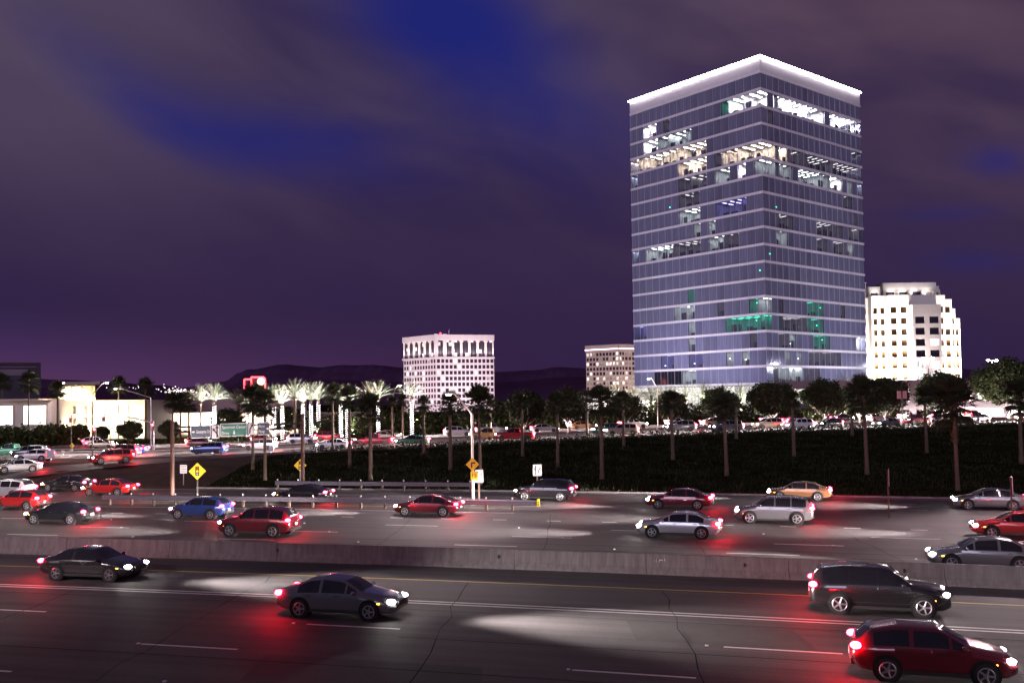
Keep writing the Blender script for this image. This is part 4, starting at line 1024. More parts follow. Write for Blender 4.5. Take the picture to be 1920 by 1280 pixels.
def date_crown(seed, upright):
    rr = random.Random(seed); b = MB()
    for k in range(34):
        az_ = k * 2.39996 + rr.uniform(-.15, .15); e0 = R(88 - (k / 33) * (upright) + rr.uniform(-5, 5)); L = rr.uniform(2.8, 3.6)
        h = Vector((math.cos(az_), math.sin(az_), 0)); p = Vector((0, 0, 0)); el_ = e0; pts = [p.copy()]
        for s in range(9):
            p = p + (h * math.cos(el_) + Vector((0, 0, 1)) * math.sin(el_)) * (L / 9); el_ -= R(2 + 5.5 * (s / 8)) * (1.3 - math.sin(e0) * .6); pts.append(p.copy())
        for i in range(9): b.bar(pts[i], pts[i + 1], .035 - .003 * i, .032 - .003 * i, 3, caps=False)
        sd_ = h.cross(Vector((0, 0, 1)))
        for i in range(1, 10):
            d = (pts[i] - pts[i - 1]).normalized()
            for hf in (0, .5):
                bs = pts[i - 1] + (pts[i] - pts[i - 1]) * hf
                for sgn in (-1, 1):
                    ll = .46 * math.sin(math.pi * min(.97, (i + hf) / 10.5)) ** .6 + .12
                    e = bs + (d * .86 + sd_ * sgn * .45 + d.cross(sd_) * -.25 * sgn * sgn).normalized() * ll; e.z -= .05
                    b.add([bs - d * .03, e, bs + d * .035], [(0, 1, 2)])
    return b.mesh('crown', LF_date)
DATE = [date_crown(41, 58), date_crown(42, 66), date_crown(43, 95), date_crown(44, 100)]
M_string = mat('string_light', (1, 1, 1), .5, emit=(1, .90, .95), es=5); nosample(M_string)
ndate = 0
def date_palm(p, h, label, group=None, up=9000, upcol=(1, .95, .93), strings=True, cs=1.0, var=None):
    global ndate
    t = thing('date_palm', label, 'palm tree', p, random.uniform(0, 6), group); hc = h - 2.75 * cs
    MB().tube([(0, 0, -.2), (0, 0, hc * .5), (0, 0, hc - .6), (0, 0, hc)], [.27, .24, .24, .36], 9).build('trunk', M_ptrunk, t, smooth=True)
    c = link('crown', DATE[var if var is not None else ndate % 2], t, (0, 0, hc)); c.scale = (cs,) * 3
    if strings:
        b = MB(); n = int(hc * 26); pts = [(math.cos(k * .55) * .285, math.sin(k * .55) * .285, .15 + (hc - .9) * k / n) for k in range(n + 1)]
        for q in pts: b.ball(q, .055, 5, 3)
        tag(b.build('string_lights', M_string, t), kind='stuff')
    if up:
        lamp('SPOT', 'uplight', t, (.7, -.9, .2), up, upcol, (-.5, .62, hc), 50, .7, .1); lamp('SPOT', 'uplight', t, (-.9, -.5, .2), up * .6, upcol, (.62, .3, hc), 50, .7, .1)
    ndate += 1; return t

# --- fan palms planted on the dark grass slope: (x, foot row, crown-top row, crown size, lean, boots)
SLOPE = [(474, 880, 728, 1.15, 0, 0, 'dark fan palm behind the green guide sign'), (497, 901, 738, .9, 0, 0, 'dark fan palm right of the small guide sign with an arrow'),
 (624, 846, 722, 1.0, 0, 0, 'dark fan palm left of the two closest light-wrapped trunks'), (656, 874, 730, .95, 0, 0, 'dark fan palm in front of the pair of light-wrapped trunks'),
 (695, 899, 745, 1.05, .0, 0, 'dark fan palm, bare trunk down to the ramp edge, left of the pink block'), (795, 849, 745, .9, 0, .6, 'short dark fan palm just left below the pink office block'),
 (845, 879, 740, 1.0, 0, .7, 'dark fan palm left of the pale lamp post'), (901, 908, 733, 1.1, -.01, 0, 'dark fan palm right beside the pale lamp post'),
 (920, 824, 742, .8, 0, 0, 'small far dark fan palm right of the pink office block'), (980, 853, 742, .85, 0, 0, 'dark fan palm in front of the leftmost round tree'),
 (1046, 873, 741, 1.0, 0, 0, 'dark fan palm between the first two round trees'), (1129, 898, 728, 1.2, 0, 1.1, 'tall dark fan palm with shaggy trunk in front of the tan block'),
 (1101, 822, 735, .8, 0, 0, 'small far fan palm at the left of the tan block'), (1170, 840, 738, .95, -.01, 0, 'fan palm in front of the low bright podium'),
 (1262, 861, 735, 1.0, -.02, 0, 'fan palm below the left face of the glass tower'), (1363, 891, 745, 1.05, -.03, .5, 'leaning fan palm with its foot in the mid slope below the tower'),
 (1381, 822, 745, .8, 0, 0, 'small far fan palm below the corner of the glass tower'), (1489, 853, 735, .9, -.01, 0, 'fan palm between two round trees right of the tower corner'),
 (1598, 816, 738, .8, 0, 0, 'small far fan palm right of the big round trees'), (1626, 890, 715, 1.15, -.02, .9, 'tall fan palm in front of the white stepped building, leaning left'),
 (1738, 849, 728, .95, -.015, 0, 'fan palm below the grey bay of the white stepped building'), (1796, 922, 722, 1.35, -.012, 1.6, 'near fan palm with thick leaf bases all down its upper trunk'),
 (1915, 868, 718, 1.2, -.01, 1.0, 'fan palm at the right edge of the view'), (735, 829, 745, .8, 0, 0, 'thin far fan palm left of the last lit palm'), (755, 829, 742, .8, 0, 0, 'thin far fan palm touching the last lit palm')]
for px, py, yt, cs, ln, bt, lab in SLOPE:
    p = on_ground(px, py); h = z_at(p.x, p.y, yt) - p.z
    fan_palm(p, h, lab, 'fan palms on the dark slope', cs * h / 9.2, ln, bt)
# --- far fan palms by the shopping centre
for px, yt, q, lab in ((53, 702, 44, 'tall fan palm in front of the dark boxy building'), (108, 717, 43, 'fan palm in front of the lit pavilion'), (222, 710, 60, 'lone fan palm against the hills right of the pavilion'), (273, 714, 50, 'bushy fan palm at the right end of the parking structure'), (324, 738, 52, 'thin fan palm before the long mall wall'), (338, 742, 58, 'second thin fan palm before the long mall wall'), (354, 740, 52, 'third thin fan palm before the long mall wall'), (4, 703, 56, 'fan palm cut by the left edge of the view')):
    p = on_street(px, q); fan_palm(p, z_at(p.x, p.y, yt) - p.z, lab, 'fan palms by the shopping centre', 1.15)
# --- date palms with wrapped trunks and uplit crowns
for k, (px, yt, q, s, e, lab) in enumerate(((376, 722, 46, 0, .9, 'uplit date palm standing before the bright shop window, left one'), (402, 720, 45, 1, 1, 'uplit date palm with lit trunk before the bright shop window, right one'), (447, 730, 52, 0, .3, 'date palm above the green guide sign'), (465, 732, 44, 1, .8, 'light-wrapped date palm beside the red neon sign'),
   (500, 724, 45, 1, .9, 'light-wrapped date palm right of the red neon sign'), (514, 722, 43, 1, 1, 'light-wrapped date palm, second right of the neon sign'), (529, 726, 46, 1, 1, 'light-wrapped date palm, third right of the neon sign'), (553, 712, 43, 0, .03, 'dark brownish date palm rising among the lit palms'), (568, 722, 45, 1, 1, 'light-wrapped date palm directly behind the right sign-bridge post'), (583, 718, 43, 1, 1, 'light-wrapped date palm right of the sign bridge'), (597, 718, 46, 1, 1, 'light-wrapped date palm, last of the dense lit cluster'),
   (639, 720, 44, 1, .9, 'light-wrapped date palm, left trunk of the isolated pair'), (651, 722, 46, 1, .9, 'light-wrapped date palm, right trunk of the isolated pair'), (694, 716, 43, 0, .7, 'pinkish uplit date palm without trunk lights'), (709, 715, 45, 1, 1, 'light-wrapped date palm left of the lit street lamp'), (772, 712, 44, 1, 1.1, 'rightmost light-wrapped date palm overlapping the pink block'))):
    p = on_street(px, q); date_palm(p, z_at(p.x, p.y, yt) - p.z, lab, 'uplit date palms', 52000 * e, (1, .95, .97) if s else (1, .80, .80), bool(s), 1.15)
# --- date palms round the tower's foot, lit from below
for px, yt, q, lab in ((1140, 722, 60, 'date palm left below the tan block'), (1160, 720, 62, 'date palm in front of the tan block'), (1190, 726, 58, 'lit date palm at the left edge of the tower'), (1221, 722, 56, 'lit date palm left of the tower foot lamp'), (1252, 724, 60, 'lit date palm right of the tower foot lamp'), (1285, 718, 58, 'brightly lit date palm under the dark tower window'), (1320, 715, 57, 'lit date palm below the lobby, taller one'), (1358, 722, 60, 'lit date palm partly behind a round tree'), (1389, 720, 58, 'lit date palm left of the tower corner'), (1488, 708, 60, 'pale lit date palm between two round trees'), (1580, 702, 74, 'date palm top above the garage, left one'), (1605, 702, 74, 'date palm top above the garage, right one'), (1512, 716, 64, 'dim date palm beside the pale lit one')):
    p = on_street(px, q); date_palm(p, z_at(p.x, p.y, yt) - p.z, lab, 'date palms at the tower foot', 42000 if px < 1560 else 4000, (1, .95, .78), False, 1.25, 2 + px % 2)
# --- round clipped ficus trees in the street's median
for px, yt, wd, q, lab in ((983, 731, 1.0, 24, 'round dark ficus tree, leftmost of the row along the street'), (1066, 726, .95, 24, 'round ficus tree left of the tan block, second of the row'), (1171, 734, .95, 22, 'round ficus tree before the low bright podium'), (1257, 733, 1.0, 23, 'leafy green-lit ficus tree behind the pale street lamp'), (1350, 725, 1.05, 23, 'round ficus tree under the tower left of its corner'), (1447, 712, 1.15, 22, 'big round ficus tree under the tower corner'), (1544, 709, 1.0, 22, 'big round ficus tree right of the tower corner'), (1612, 712, .9, 24, 'ficus tree under the right edge of the tower'), (1660, 703, 1.05, 21, 'broad ficus tree in front of the white stepped building'), (1768, 696, 1.15, 19, 'broad ficus tree in front of the stepped building at its right'), (1893, 671, 1.25, 21, 'largest round ficus tree at the right edge')):
    p = on_street(px, q); h = z_at(p.x, p.y, yt) - p.z; ficus(p, h, lab, 'round ficus trees along the street', wd, 7000, (1, .72, .85))
# --- ficus and bushes along the left
for px, yt, wd, q, lab in ((243, 786, 1.1, 42, 'clipped ficus tree before the right end of the parking structure'), (318, 787, 1.0, 43, 'clipped ficus tree behind the left sign-bridge post'), (150, 794, 1.0, 43, 'clipped ficus tree left of the red signal pole'), (190, 796, .9, 45, 'clipped ficus tree right behind the red signal pole'), (428, 765, 1.2, 50, 'round ficus above the white arrow sign'), (540, 762, 1.2, 52, 'ficus behind the light-wrapped trunks'), (605, 785, 1.1, 46, 'small ficus right of the lit palm cluster')):
    p = on_street(px, q); h = z_at(p.x, p.y, yt) - p.z; ficus(p, h, lab, 'clipped ficus trees at the shopping centre', wd, 9000, (1, .88, .55))
def bush_mesh(seed, m=LF_shrub, n=60):
    rr = random.Random(seed); b = MB()
    for k in range(n):
        v = Vector((rr.gauss(0, 1), rr.gauss(0, 1), abs(rr.gauss(0, 1)))).normalized() * rr.uniform(.6, 1); c = Vector((v.x * 1.3, v.y * 1.3, .3 + v.z * 1.2))
        for _ in range(26):
            p = c + Vector((rr.gauss(0, .22), rr.gauss(0, .22), rr.gauss(0, .22))); a = Vector((rr.uniform(-1, 1), rr.uniform(-1, 1), rr.uniform(-1, 1))).normalized(); u = a.orthogonal().normalized(); w2 = a.cross(u); s = rr.uniform(.06, .13)
            b.add([p - u * s, p + w2 * s, p + u * s, p - w2 * s * 1.6], [(0, 1, 2, 3)])
    for k in range(5): b.bar((0, 0, -.1), (rr.uniform(-.7, .7), rr.uniform(-.7, .7), 1.0), .05, .02, 5)
    return b.mesh('bush', m)
BUSH = [bush_mesh(51), bush_mesh(52)]
for k, (px, yt, s, q, lab) in enumerate(((32, 797, 1.0, 43, 'rounded bush below the glaring screens'), (84, 796, .95, 43, 'rounded bush left of the parking structure'), (110, 793, 1.05, 42, 'rounded bush at the parking structure corner'), (8, 800, .9, 44, 'rounded bush at the left edge'))):
    p = on_street(px, q); h = z_at(p.x, p.y, yt) - p.z; o = tag(link('bush', BUSH[k % 2], None, p, k * 1.3), lab, 'bush', 'bushes at the shopping centre'); o.scale = (h / 1.75 * s,) * 2 + (h / 1.7,)
# --- shrubbery that reads as one dark mass behind the street, and ground cover on the slope
rr = random.Random(61); b = MB()
def tuft(b, p, r, h, n, rr, s0=.10):
    for _ in range(n):
        q = Vector(p) + Vector((rr.gauss(0, .5) * r, rr.gauss(0, .5) * r, rr.random() * h)); a = Vector((rr.uniform(-1, 1), rr.uniform(-1, 1), rr.uniform(-1, 1))).normalized(); u = a.orthogonal().normalized(); w2 = a.cross(u); s = rr.uniform(s0, s0 * 2.2)
        b.add([q - u * s, q + w2 * s, q + u * s, q - w2 * s * 1.5], [(0, 1, 2, 3)])
for px, q, h in [(p_, rr.uniform(46, 56), rr.uniform(3.0, 6.0) if p_ < 1090 else rr.uniform(2.0, 4.0)) for p_ in range(575, 1500, 6)] + [(p_, rr.uniform(42, 46), rr.uniform(1.5, 3.0)) for p_ in range(1500, 1990, 9)] + [(p_, 41.8, .9) for p_ in range(10, 480, 5)]:
    p = on_street(px, q); tuft(b, (p.x, p.y, p.z), 2.4 if h > 1 else 1.4, h, 130 if h > 1 else 50, rr, .13)
tag(b.build('shrubbery', LF_shrub), 'dark shrubbery massed behind the street', 'shrubs', kind='stuff')
b = MB()
for k in range(9000):      # blades and low plants on the slope
    px, py = rr.uniform(330, 1960), rr.uniform(800, 945); p = on_ground(px, py) if k % 3 == 0 else p + Vector((rr.uniform(-2, 2), rr.uniform(-1.5, 1.5), 0))
    m = p.y - Yb(p.x); q = p.y - Yst(p.x)
    if m < MEDGE + .5 or q > -.4: continue
    if p.x < -30: continue
    z = gz(p.x, p.y) - .08; c = rr.uniform(.5, 1.3)
    for _ in range(5):
        a = rr.uniform(0, 6.28); x, y = p.x + rr.gauss(0, .35), p.y + rr.gauss(0, .35); h = rr.uniform(.14, .42) * c; w2 = .035
        b.add([(x - w2 * math.cos(a), y - w2 * math.sin(a), z), (x + w2 * math.cos(a), y + w2 * math.sin(a), z), (x + rr.uniform(-.15, .15), y + rr.uniform(-.15, .15), z + h)], [(0, 1, 2)])
for k in range(420):        # scrubby crest along the street kerb
    x = -26 + k * .34; y = Yst(x) - rr.uniform(.8, 4.5); tuft(b, (x, y, gz(x, y) - .1), .9, rr.uniform(.4, 1.0), 22, rr, .06)
for k in range(260):        # rows of low ground cover lower on the slope
    x = rr.uniform(-20, 75); f = rr.choice((.3, .55, .8)); y = Yb(x) + MEDGE + (Yst(x) - Yb(x) - MEDGE) * f + rr.gauss(0, 1.2); tuft(b, (x, y, gz(x, y) - .1), 1.0, .5, 16, rr, .06)
tag(b.build('slope_ground_cover', leafmat('ground_cover', (.030, .040, .012), (.020, .024, .009), .05)), 'rough dark grass and ground cover over the slope', 'ground cover', kind='stuff')

# ================================================================== SIGNS, LAMPS, SIGNALS
M_yel = mat('sign_yellow', (.80, .56, .02), .5, emit=(.80, .56, .02), es=.0)
M_blk = mat('sign_black', (.015, .015, .015), .6)
M_wht = mat('sign_white', (.82, .82, .82), .5)
M_grn = mat('sign_green', (.01, .20, .13), .5); M_nvy = mat('sign_dark_green', (.035, .055, .10), .5)
M_post = mat('timber_post', (.13, .085, .06), .9, var=.3, vscale=5)
def plate(poly, th, m, name, parent, y=0):
    n = len(poly); b = MB().add([(x, y, z) for x, z in poly] + [(x, y + th, z) for x, z in poly], [tuple(range(n)), tuple(range(2 * n - 1, n - 1, -1))] + [(i, n + i, n + (i + 1) % n, (i + 1) % n) for i in range(n)])
    return b.build(name, m, parent)
def disc(x, z, r, n=14): return [(x + r * math.cos(2 * math.pi * k / n), z + r * math.sin(2 * math.pi * k / n)) for k in range(n)]
def rect(x0, x1, z0, z1): return [(x0, z0), (x1, z0), (x1, z1), (x0, z1)]
def arrow(pts, w, head):       # polyline shaft + head, as list of polygons
    out = []
    for i in range(len(pts) - 1):
        a, c = Vector(pts[i]), Vector(pts[i + 1]); d = (c - a).normalized(); n = Vector((-d.y, d.x)) * w / 2
        out.append([tuple(a - n - d * w * .2), tuple(c - n + d * w * .2), tuple(c + n + d * w * .2), tuple(a + n - d * w * .2)])
    a, c = Vector(pts[-2]), Vector(pts[-1]); d = (c - a).normalized(); n = Vector((-d.y, d.x))
    out.append([tuple(c - n * head * .6), tuple(c + d * head), tuple(c + n * head * .6)])
    return out
def glyph(root, polys, m, y, name='arrow'):
    b = MB()
    for pl in polys:
        n = len(pl); b.add([(x, y, z) for x, z in pl] + [(x, y + .006, z) for x, z in pl], [tuple(range(n)), tuple(range(2 * n - 1, n - 1, -1))] + [(i, n + i, n + (i + 1) % n, (i + 1) % n) for i in range(n)]); y -= .0012
    return b.build(name, m, root)
def diamond(z, s): return [(0, z - s), (s, z), (0, z + s), (-s, z)]
def post_sign(px, py, face_rz, name, label, group=None): p = on_ground(px, py); return thing(name, label, 'sign', p, face_rz, group), p
def rounded(x0, x1, z0, z1, r=.06):
    out = []
    for cx, cz, a0 in ((x1 - r, z0 + r, -90), (x1 - r, z1 - r, 0), (x0 + r, z1 - r, 90), (x0 + r, z0 + r, 180)):
        out += [(cx + r * math.cos(R(a0 + k * 30)), cz + r * math.sin(R(a0 + k * 30))) for k in range(4)]
    return out
# signal-ahead diamonds
for px, pb_, zc_, s, post, lab in ((370, 934, 883, .72, M_dkmetal, 'large yellow diamond traffic-signal-ahead sign on a dark post behind the guardrail'), (563, 909, 872, .60, M_galv, 'yellow diamond traffic-signal-ahead sign beside the right sign-bridge post')):
    t, p = post_sign(px, pb_, R(8), 'warning_sign', lab, 'signal-ahead signs'); z = z_at(p.x, p.y, zc_) - p.z
    MB().box((0, .08, z / 2 + .1), (.10, .10, z + .4)).build('post', post, t)
    plate(diamond(z, s), .02, M_yel, 'panel', t); plate(rect(-.15, .15, z - .40, z + .40), .008, M_blk, 'signal_symbol', t, -.012)
    for dz, c in ((.25, (.35, .03, .02)), (0, (.95, .62, .03)), (-.25, (.25, .25, .33))): plate(disc(0, z + dz, .105), .008, mat('symbol_%.2f' % c[0], c, .5), 'symbol_lens', t, -.022)
# turn warning + speed plate on the pale lamp post is added with that post
def lane_sign(px, pb_, zc_, lab, wd, ht, rz, post):
    t, p = post_sign(px, pb_, rz, 'lane_sign', lab, 'white lane-use signs'); z = z_at(p.x, p.y, zc_) - p.z
    MB().box((0, .09, z / 2 + .1), (.13, .13, z + .5)).build('post', post, t)
    plate(rounded(-wd / 2, wd / 2, z - ht / 2, z + ht / 2), .02, M_blk, 'border', t); plate(rounded(-wd / 2 + .03, wd / 2 - .03, z - ht / 2 + .03, z + ht / 2 - .03), .006, M_wht, 'panel', t, -.008)
    k = wd / 1.0
    glyph(t, arrow([(-.18 * k, z - .38 * ht), (-.18 * k, z + .25 * ht)], .07 * k, .16 * k) + arrow([(-.18 * k, z - .05 * ht), (-.33 * k, z + .12 * ht)], .06 * k, .12 * k), M_blk, -.02)
    glyph(t, arrow([(.12 * k, z - .22 * ht), (.14 * k, z - .02 * ht), (.28 * k, z + .12 * ht)], .07 * k, .14 * k), M_blk, -.02)
    o = link('lettering', text_mesh('ONLY', .17 * k, M_blk), t, (.22 * k, -.018, z - .36 * ht)); o = link('lettering', text_mesh('2', .15 * k, M_blk), t, (.2 * k, -.018, z + .36 * ht))
lane_sign(899, 944, 892, 'narrow white lane-use sign on a timber post at the guardrail end', .72, 1.05, R(20), M_post)
lane_sign(1008, 919, 881, 'white lane-use sign standing alone at the foot of the grass slope', .82, 1.05, R(6), M_post)
t, p = post_sign(344, 908, R(6), 'turn_sign', 'white RIGHT TURN ONLY sign left of the big yellow diamond'); z = z_at(p.x, p.y, 879) - p.z
MB().box((0, .06, z / 2 + .1), (.07, .07, z + .4)).build('post', M_galv, t); plate(rounded(-.33, .33, z - .42, z + .42), .02, M_wht, 'panel', t)
for k, s in enumerate(('RIGHT', 'TURN', 'ONLY')): link('lettering', text_mesh(s, .20, M_blk), t, (0, -.01, z + .25 - .25 * k))
# two signs turned edge-on beside the far lanes
for px, pb_, zt_, lab in ((1669, 971, 878, 'white sign on a dark post turned edge-on, nearer the middle'), (1900, 979, 893, 'slim white sign on a dark post turned edge-on at the right edge')):
    t, p = post_sign(px, pb_, R(68), 'edge_on_sign', lab, 'signs seen edge-on'); h = z_at(p.x, p.y, zt_) - p.z
    MB().box((0, .07, h / 2 - .05), (.13, .10, h)).build('post', M_post, t); plate(rounded(-.38, .38, h - 1.15, h), .02, M_wht, 'panel', t)
    glyph(t, arrow([(-.12, h - .9), (-.12, h - .35)], .07, .15) + arrow([(.1, h - .8), (.2, h - .45)], .07, .14), M_blk, -.01)
for px, pb_, zt_, wd, lab in ((95, 866, 843, .9, 'grey back of a road sign on the island at the left'), (118, 853, 848, .4, 'small low sign board beside the far street at the left'), (135, 842, 833, .75, 'small yellow diamond sign on the far verge'), (508, 850, 836, .6, 'grey roadside cabinet on a short post beyond the slip road'), (398, 850, 828, .5, 'slim white marker post under the white arrow sign')):
    t, p = post_sign(px, pb_, 0, 'roadside_panel', lab); h = z_at(p.x, p.y, zt_) - p.z; h = max(h, .7)
    MB().bar((0, .05, -.1), (0, .05, h * .8), .05).build('post', M_galv, t)
    if 'diamond' in lab: plate(diamond(h * .75, wd * .6), .02, M_yel, 'panel', t)
    elif 'slim' in lab: plate(rect(-.2, .2, .5, h), .1, M_wht, 'panel', t)
    else: plate(rounded(-wd / 2, wd / 2, h * .35, h), .04 if 'cabinet' not in lab else .4, M_galv, 'panel', t)

# --- sign bridge over the ramp
pa, pb2 = on_ground(323, 930), on_ground(568, 911)
dv = Vector((pb2.x - pa.x, pb2.y - pa.y, 0)); Lb = dv.length; rzb = math.atan2(dv.y, dv.x); dn = dv.normalized()
br = thing('sign_bridge', 'dark steel truss sign bridge on two posts over the exit ramp', 'sign bridge', (pa.x, pa.y, pa.z), rzb)
def zrow(t, py): q = Vector((pa.x, pa.y, 0)) + dn * t; return z_at(q.x, q.y, py) - pa.z
def t_at(px):     # distance along the bridge where that column crosses it
    d = ray(px, 800); 
    return ((d.x * pa.y - d.y * pa.x)) / (dn.x * d.y - dn.y * d.x)
zb_, zt_ = zrow(1.0, 815), zrow(1.0, 800)
for t_, hh in ((0, zt_ + .5), (Lb, zt_ + .9)): MB().bar((t_, 0, -.3), (t_, 0, hh), .19, .17, 12).build('post', mat('rust_brown_steel', (.11, .06, .045), .7, .2), br)
for z in (zb_ + .25, zt_): MB().bar((0, 0, z), (Lb, 0, z), .085, n=8).build('chord', M_dkmetal, br)
for i in range(8):
    a, c = Lb * i / 8, Lb * (i + 1) / 8; MB().bar((a, 0, zb_ + .25 if i % 2 else zt_), (c, 0, zt_ if i % 2 else zb_ + .25), .05, n=6).build('diagonal', M_dkmetal, br)
MB().box((Lb * .42, -.75, zb_ - .72), (Lb * .62, .55, .06)).build('walkway', M_dkmetal, br)
for i in range(7): MB().bar((Lb * (.12 + .1 * i), -.1, zb_ + .2), (Lb * (.12 + .1 * i), -.75, zb_ - .7), .03, n=5).build('bracket', M_dkmetal, br)
def guide(px0, px1, py0, py1, label, m, border=M_wht):
    t0, t1 = t_at(px0), t_at(px1); tm = (t0 + t1) / 2; z0, z1 = zrow(tm, py1), zrow(tm, py0); w_, h_ = t1 - t0, z1 - z0
    c = Vector((pa.x, pa.y, pa.z)) + dn * tm + Vector((dn.y, -dn.x, 0)) * .28 + Vector((0, 0, (z0 + z1) / 2))
    t = thing('guide_sign', label, 'sign', c, rzb, 'signs on the sign bridge')
    plate(rounded(-w_ / 2, w_ / 2, -h_ / 2, h_ / 2, .1), .06, border, 'border', t); plate(rounded(-w_ / 2 + .06, w_ / 2 - .06, -h_ / 2 + .06, h_ / 2 - .06, .08), .01, m, 'panel', t, -.012)
    return t, w_, h_
def letters(t, s, x, z, size, m=M_wht, fit=None):
    me = text_mesh(s, size, m); o = link('lettering', me, t, (x, -.02, z))
    if fit: xs_ = [v.co.x for v in me.vertices]; o.scale.x = fit / (max(xs_) - min(xs_))
    return o
t, w_, h_ = guide(355, 393, 797, 821, 'dark guide sign reading Enterprise Dr with a left arrow', M_nvy)
letters(t, 'Enterprise Dr', w_ * .12, 0, h_ * .34, fit=w_ * .66); glyph(t, arrow([(-w_ * .30, 0), (-w_ * .36, 0)], h_ * .10, h_ * .16), M_wht, -.022)
t, w_, h_ = guide(393.6, 410.5, 795.5, 823, 'white panel with black through-and-left arrows beside the Enterprise sign', M_wht, M_blk)
glyph(t, arrow([(w_ * .15, -h_ * .38), (w_ * .15, h_ * .25)], .12, .28) + arrow([(w_ * .13, -h_ * .12), (-w_ * .18, h_ * .12)], .11, .24), M_blk, -.022)
t, w_, h_ = guide(411, 461.5, 793, 817.5, 'green guide sign reading Spectrum Center Drive with a down arrow', M_grn)
letters(t, 'Spectrum Center', 0, h_ * .20, h_ * .34, fit=w_ * .88); letters(t, 'Drive', -w_ * .32, -h_ * .24, h_ * .34, fit=w_ * .27); glyph(t, arrow([(w_ * .0, -h_ * .06), (0, -h_ * .20)], h_ * .08, h_ * .18), M_wht, -.022)
t, w_, h_ = guide(462, 475, 792, 815.5, 'narrow white panel with a black right-bearing arrow beside the green sign', M_wht, M_blk)
glyph(t, arrow([(-w_ * .2, -h_ * .34), (-w_ * .18, -h_ * .0), (w_ * .12, h_ * .25)], .11, .26), M_blk, -.022)
t, w_, h_ = guide(479.5, 503.5, 791.5, 815, 'dark guide sign reading Alton Pkwy with a right arrow', M_nvy)
letters(t, 'Alton', -w_ * .16, h_ * .2, h_ * .32, fit=w_ * .48); letters(t, 'Pkwy', -w_ * .16, -h_ * .22, h_ * .32, fit=w_ * .46); glyph(t, arrow([(w_ * .24, 0), (w_ * .32, 0)], h_ * .08, h_ * .17), M_wht, -.022)

# --- street lamps
M_lens = mat('lamp_lens', (1, .95, .85), .4, emit=(1, .92, .78), es=40); M_off = mat('lamp_lens_off', (.6, .6, .55), .4)
def street_lamp(p, h, arm, label, lit=1400, col=M_pole, rz=0.0, r=.11, curved=True, name='street_lamp'):
    t = thing(name, label, 'street lamp', p, rz); n = 9
    MB().bar((0, 0, -.1), (0, 0, h - (1.6 if curved else 0)), r, r * .7, 10).build('pole', col, t)
    MB().box((0, 0, .12), (.4, .4, .34)).build('base', M_conc, t)
    pts = [(arm * math.sin(k / n * 1.35) / math.sin(1.35) if curved else arm * k / n, 0, h - (1.6 * (1 - math.sin(k / n * math.pi / 2)) if curved else -.15 * k / n)) for k in range(n + 1)]
    MB().tube(pts, [r * .65 - r * .25 * k / n for k in range(n + 1)], 8).build('arm', col, t)
    e = pts[-1]; sg = 1 if arm > 0 else -1
    hd = MB().box((e[0] + sg * .28, 0, e[2] + .02), (.72, .28, .13)).build('lamp_head', M_pole, t); MB().ball((e[0] + sg * .33, 0, e[2] - .06), (.24, .13, .09), 10, 6).build('lens', M_lens if lit else M_off, hd)
    if lit and lit > 5000: lamp('SPOT', 'lamp_light', t, (e[0] + sg * .33, 0, e[2] - .25), lit, (1, .76, .78), (0, -.45 if p[1] > 40 else .5, -1), 128, .5, .12)
    elif lit: lamp('POINT', 'lamp_light', t, (e[0] + sg * .33, 0, e[2] - .25), lit, (1, .8, .72), rad=.12)
    return t
p = on_ground(887, 946); t = street_lamp(p, z_at(p.x, p.y, 737) - p.z, -1.45, 'pale lamp post with a curved arm at the end of the guardrail', 7000, mat('cream_pole', (.72, .68, .56), .5), 0, .12)
z = z_at(p.x, p.y, 870) - p.z
plate(diamond(z, .52), .02, M_yel, 'warning_panel', t, -.16); glyph(t, arrow([(-.06, z - .24), (-.06, z + .12), (.1, z + .12)], .10, .16), M_blk, -.17)
z2 = z_at(p.x, p.y, 891) - p.z; plate(rounded(-.15, .38, z2 - .33, z2 + .33), .02, M_yel, 'speed_panel', t, -.16); link('lettering', text_mesh('15', .42, M_blk), t, (.115, -.17, z2))
for x_, m_, arm_, e_, lab in ((35, 23.5, -1.6, 20000, 'freeway lamp post right of the view, same row as the pale one'), (-38, -25.5, 1.8, 20000, 'added unseen freeway lamp post on the near shoulder, left of the view'), (31, -25.5, 1.8, 16000, 'added unseen freeway lamp post on the near shoulder, right of the view'), (-52, 23.3, 1.6, 3000, 'added unseen freeway lamp post left of the view beside the guardrail line')):  # first follows its pool of light; other three assumed, added to brighten the asphalt
    street_lamp((x_, Yb(x_) + m_, 0), 11.0, arm_, lab, e_, mat('cream_pole', (.72, .68, .56), .5), 0, .12)
for px, yt, q, arm, lit, c, lab in ((174, 717, 3, 1.6, 2600, M_dkmetal, 'dark signal pole with a lit lamp on a short arm at the left'), (283, 727, 24, -5.4, 2600, M_galv, 'grey pole with a long-armed lit lamp over the far street'), (737, 722, 25, .8, 2200, M_dkmetal, 'dark pole with a lit lamp beside the rightmost lit palm'), (1233, 709, 22, -1.0, 2200, M_pole, 'pale street lamp in front of the tower left face'), (1691, 676, 3, .9, 0, M_dkmetal, 'tall dark lamp pole with pale banners before the white stepped building'), (112, 717, 47, .3, 3200, M_pole, 'bright lamp on a pale pole before the lit pavilion')):
    p = on_street(px, q); street_lamp(p, z_at(p.x, p.y, yt) - p.z, arm, lab, lit, c)
    if px == 1691:
        h = z_at(p.x, p.y, 740) - p.z
        for s in (-1, 1): tag(plate(rounded(.12 if s > 0 else -.75, .75 if s > 0 else -.12, -.6, .6), .03, mat('banner_rose', (.75, .35, .33), .7), 'banner', None), 'rose banner on the tall dark lamp pole, %s one' % ('right' if s > 0 else 'left'), 'banner', 'banners on the lamp pole').location = (p.x, p.y - .14, p.z + h)
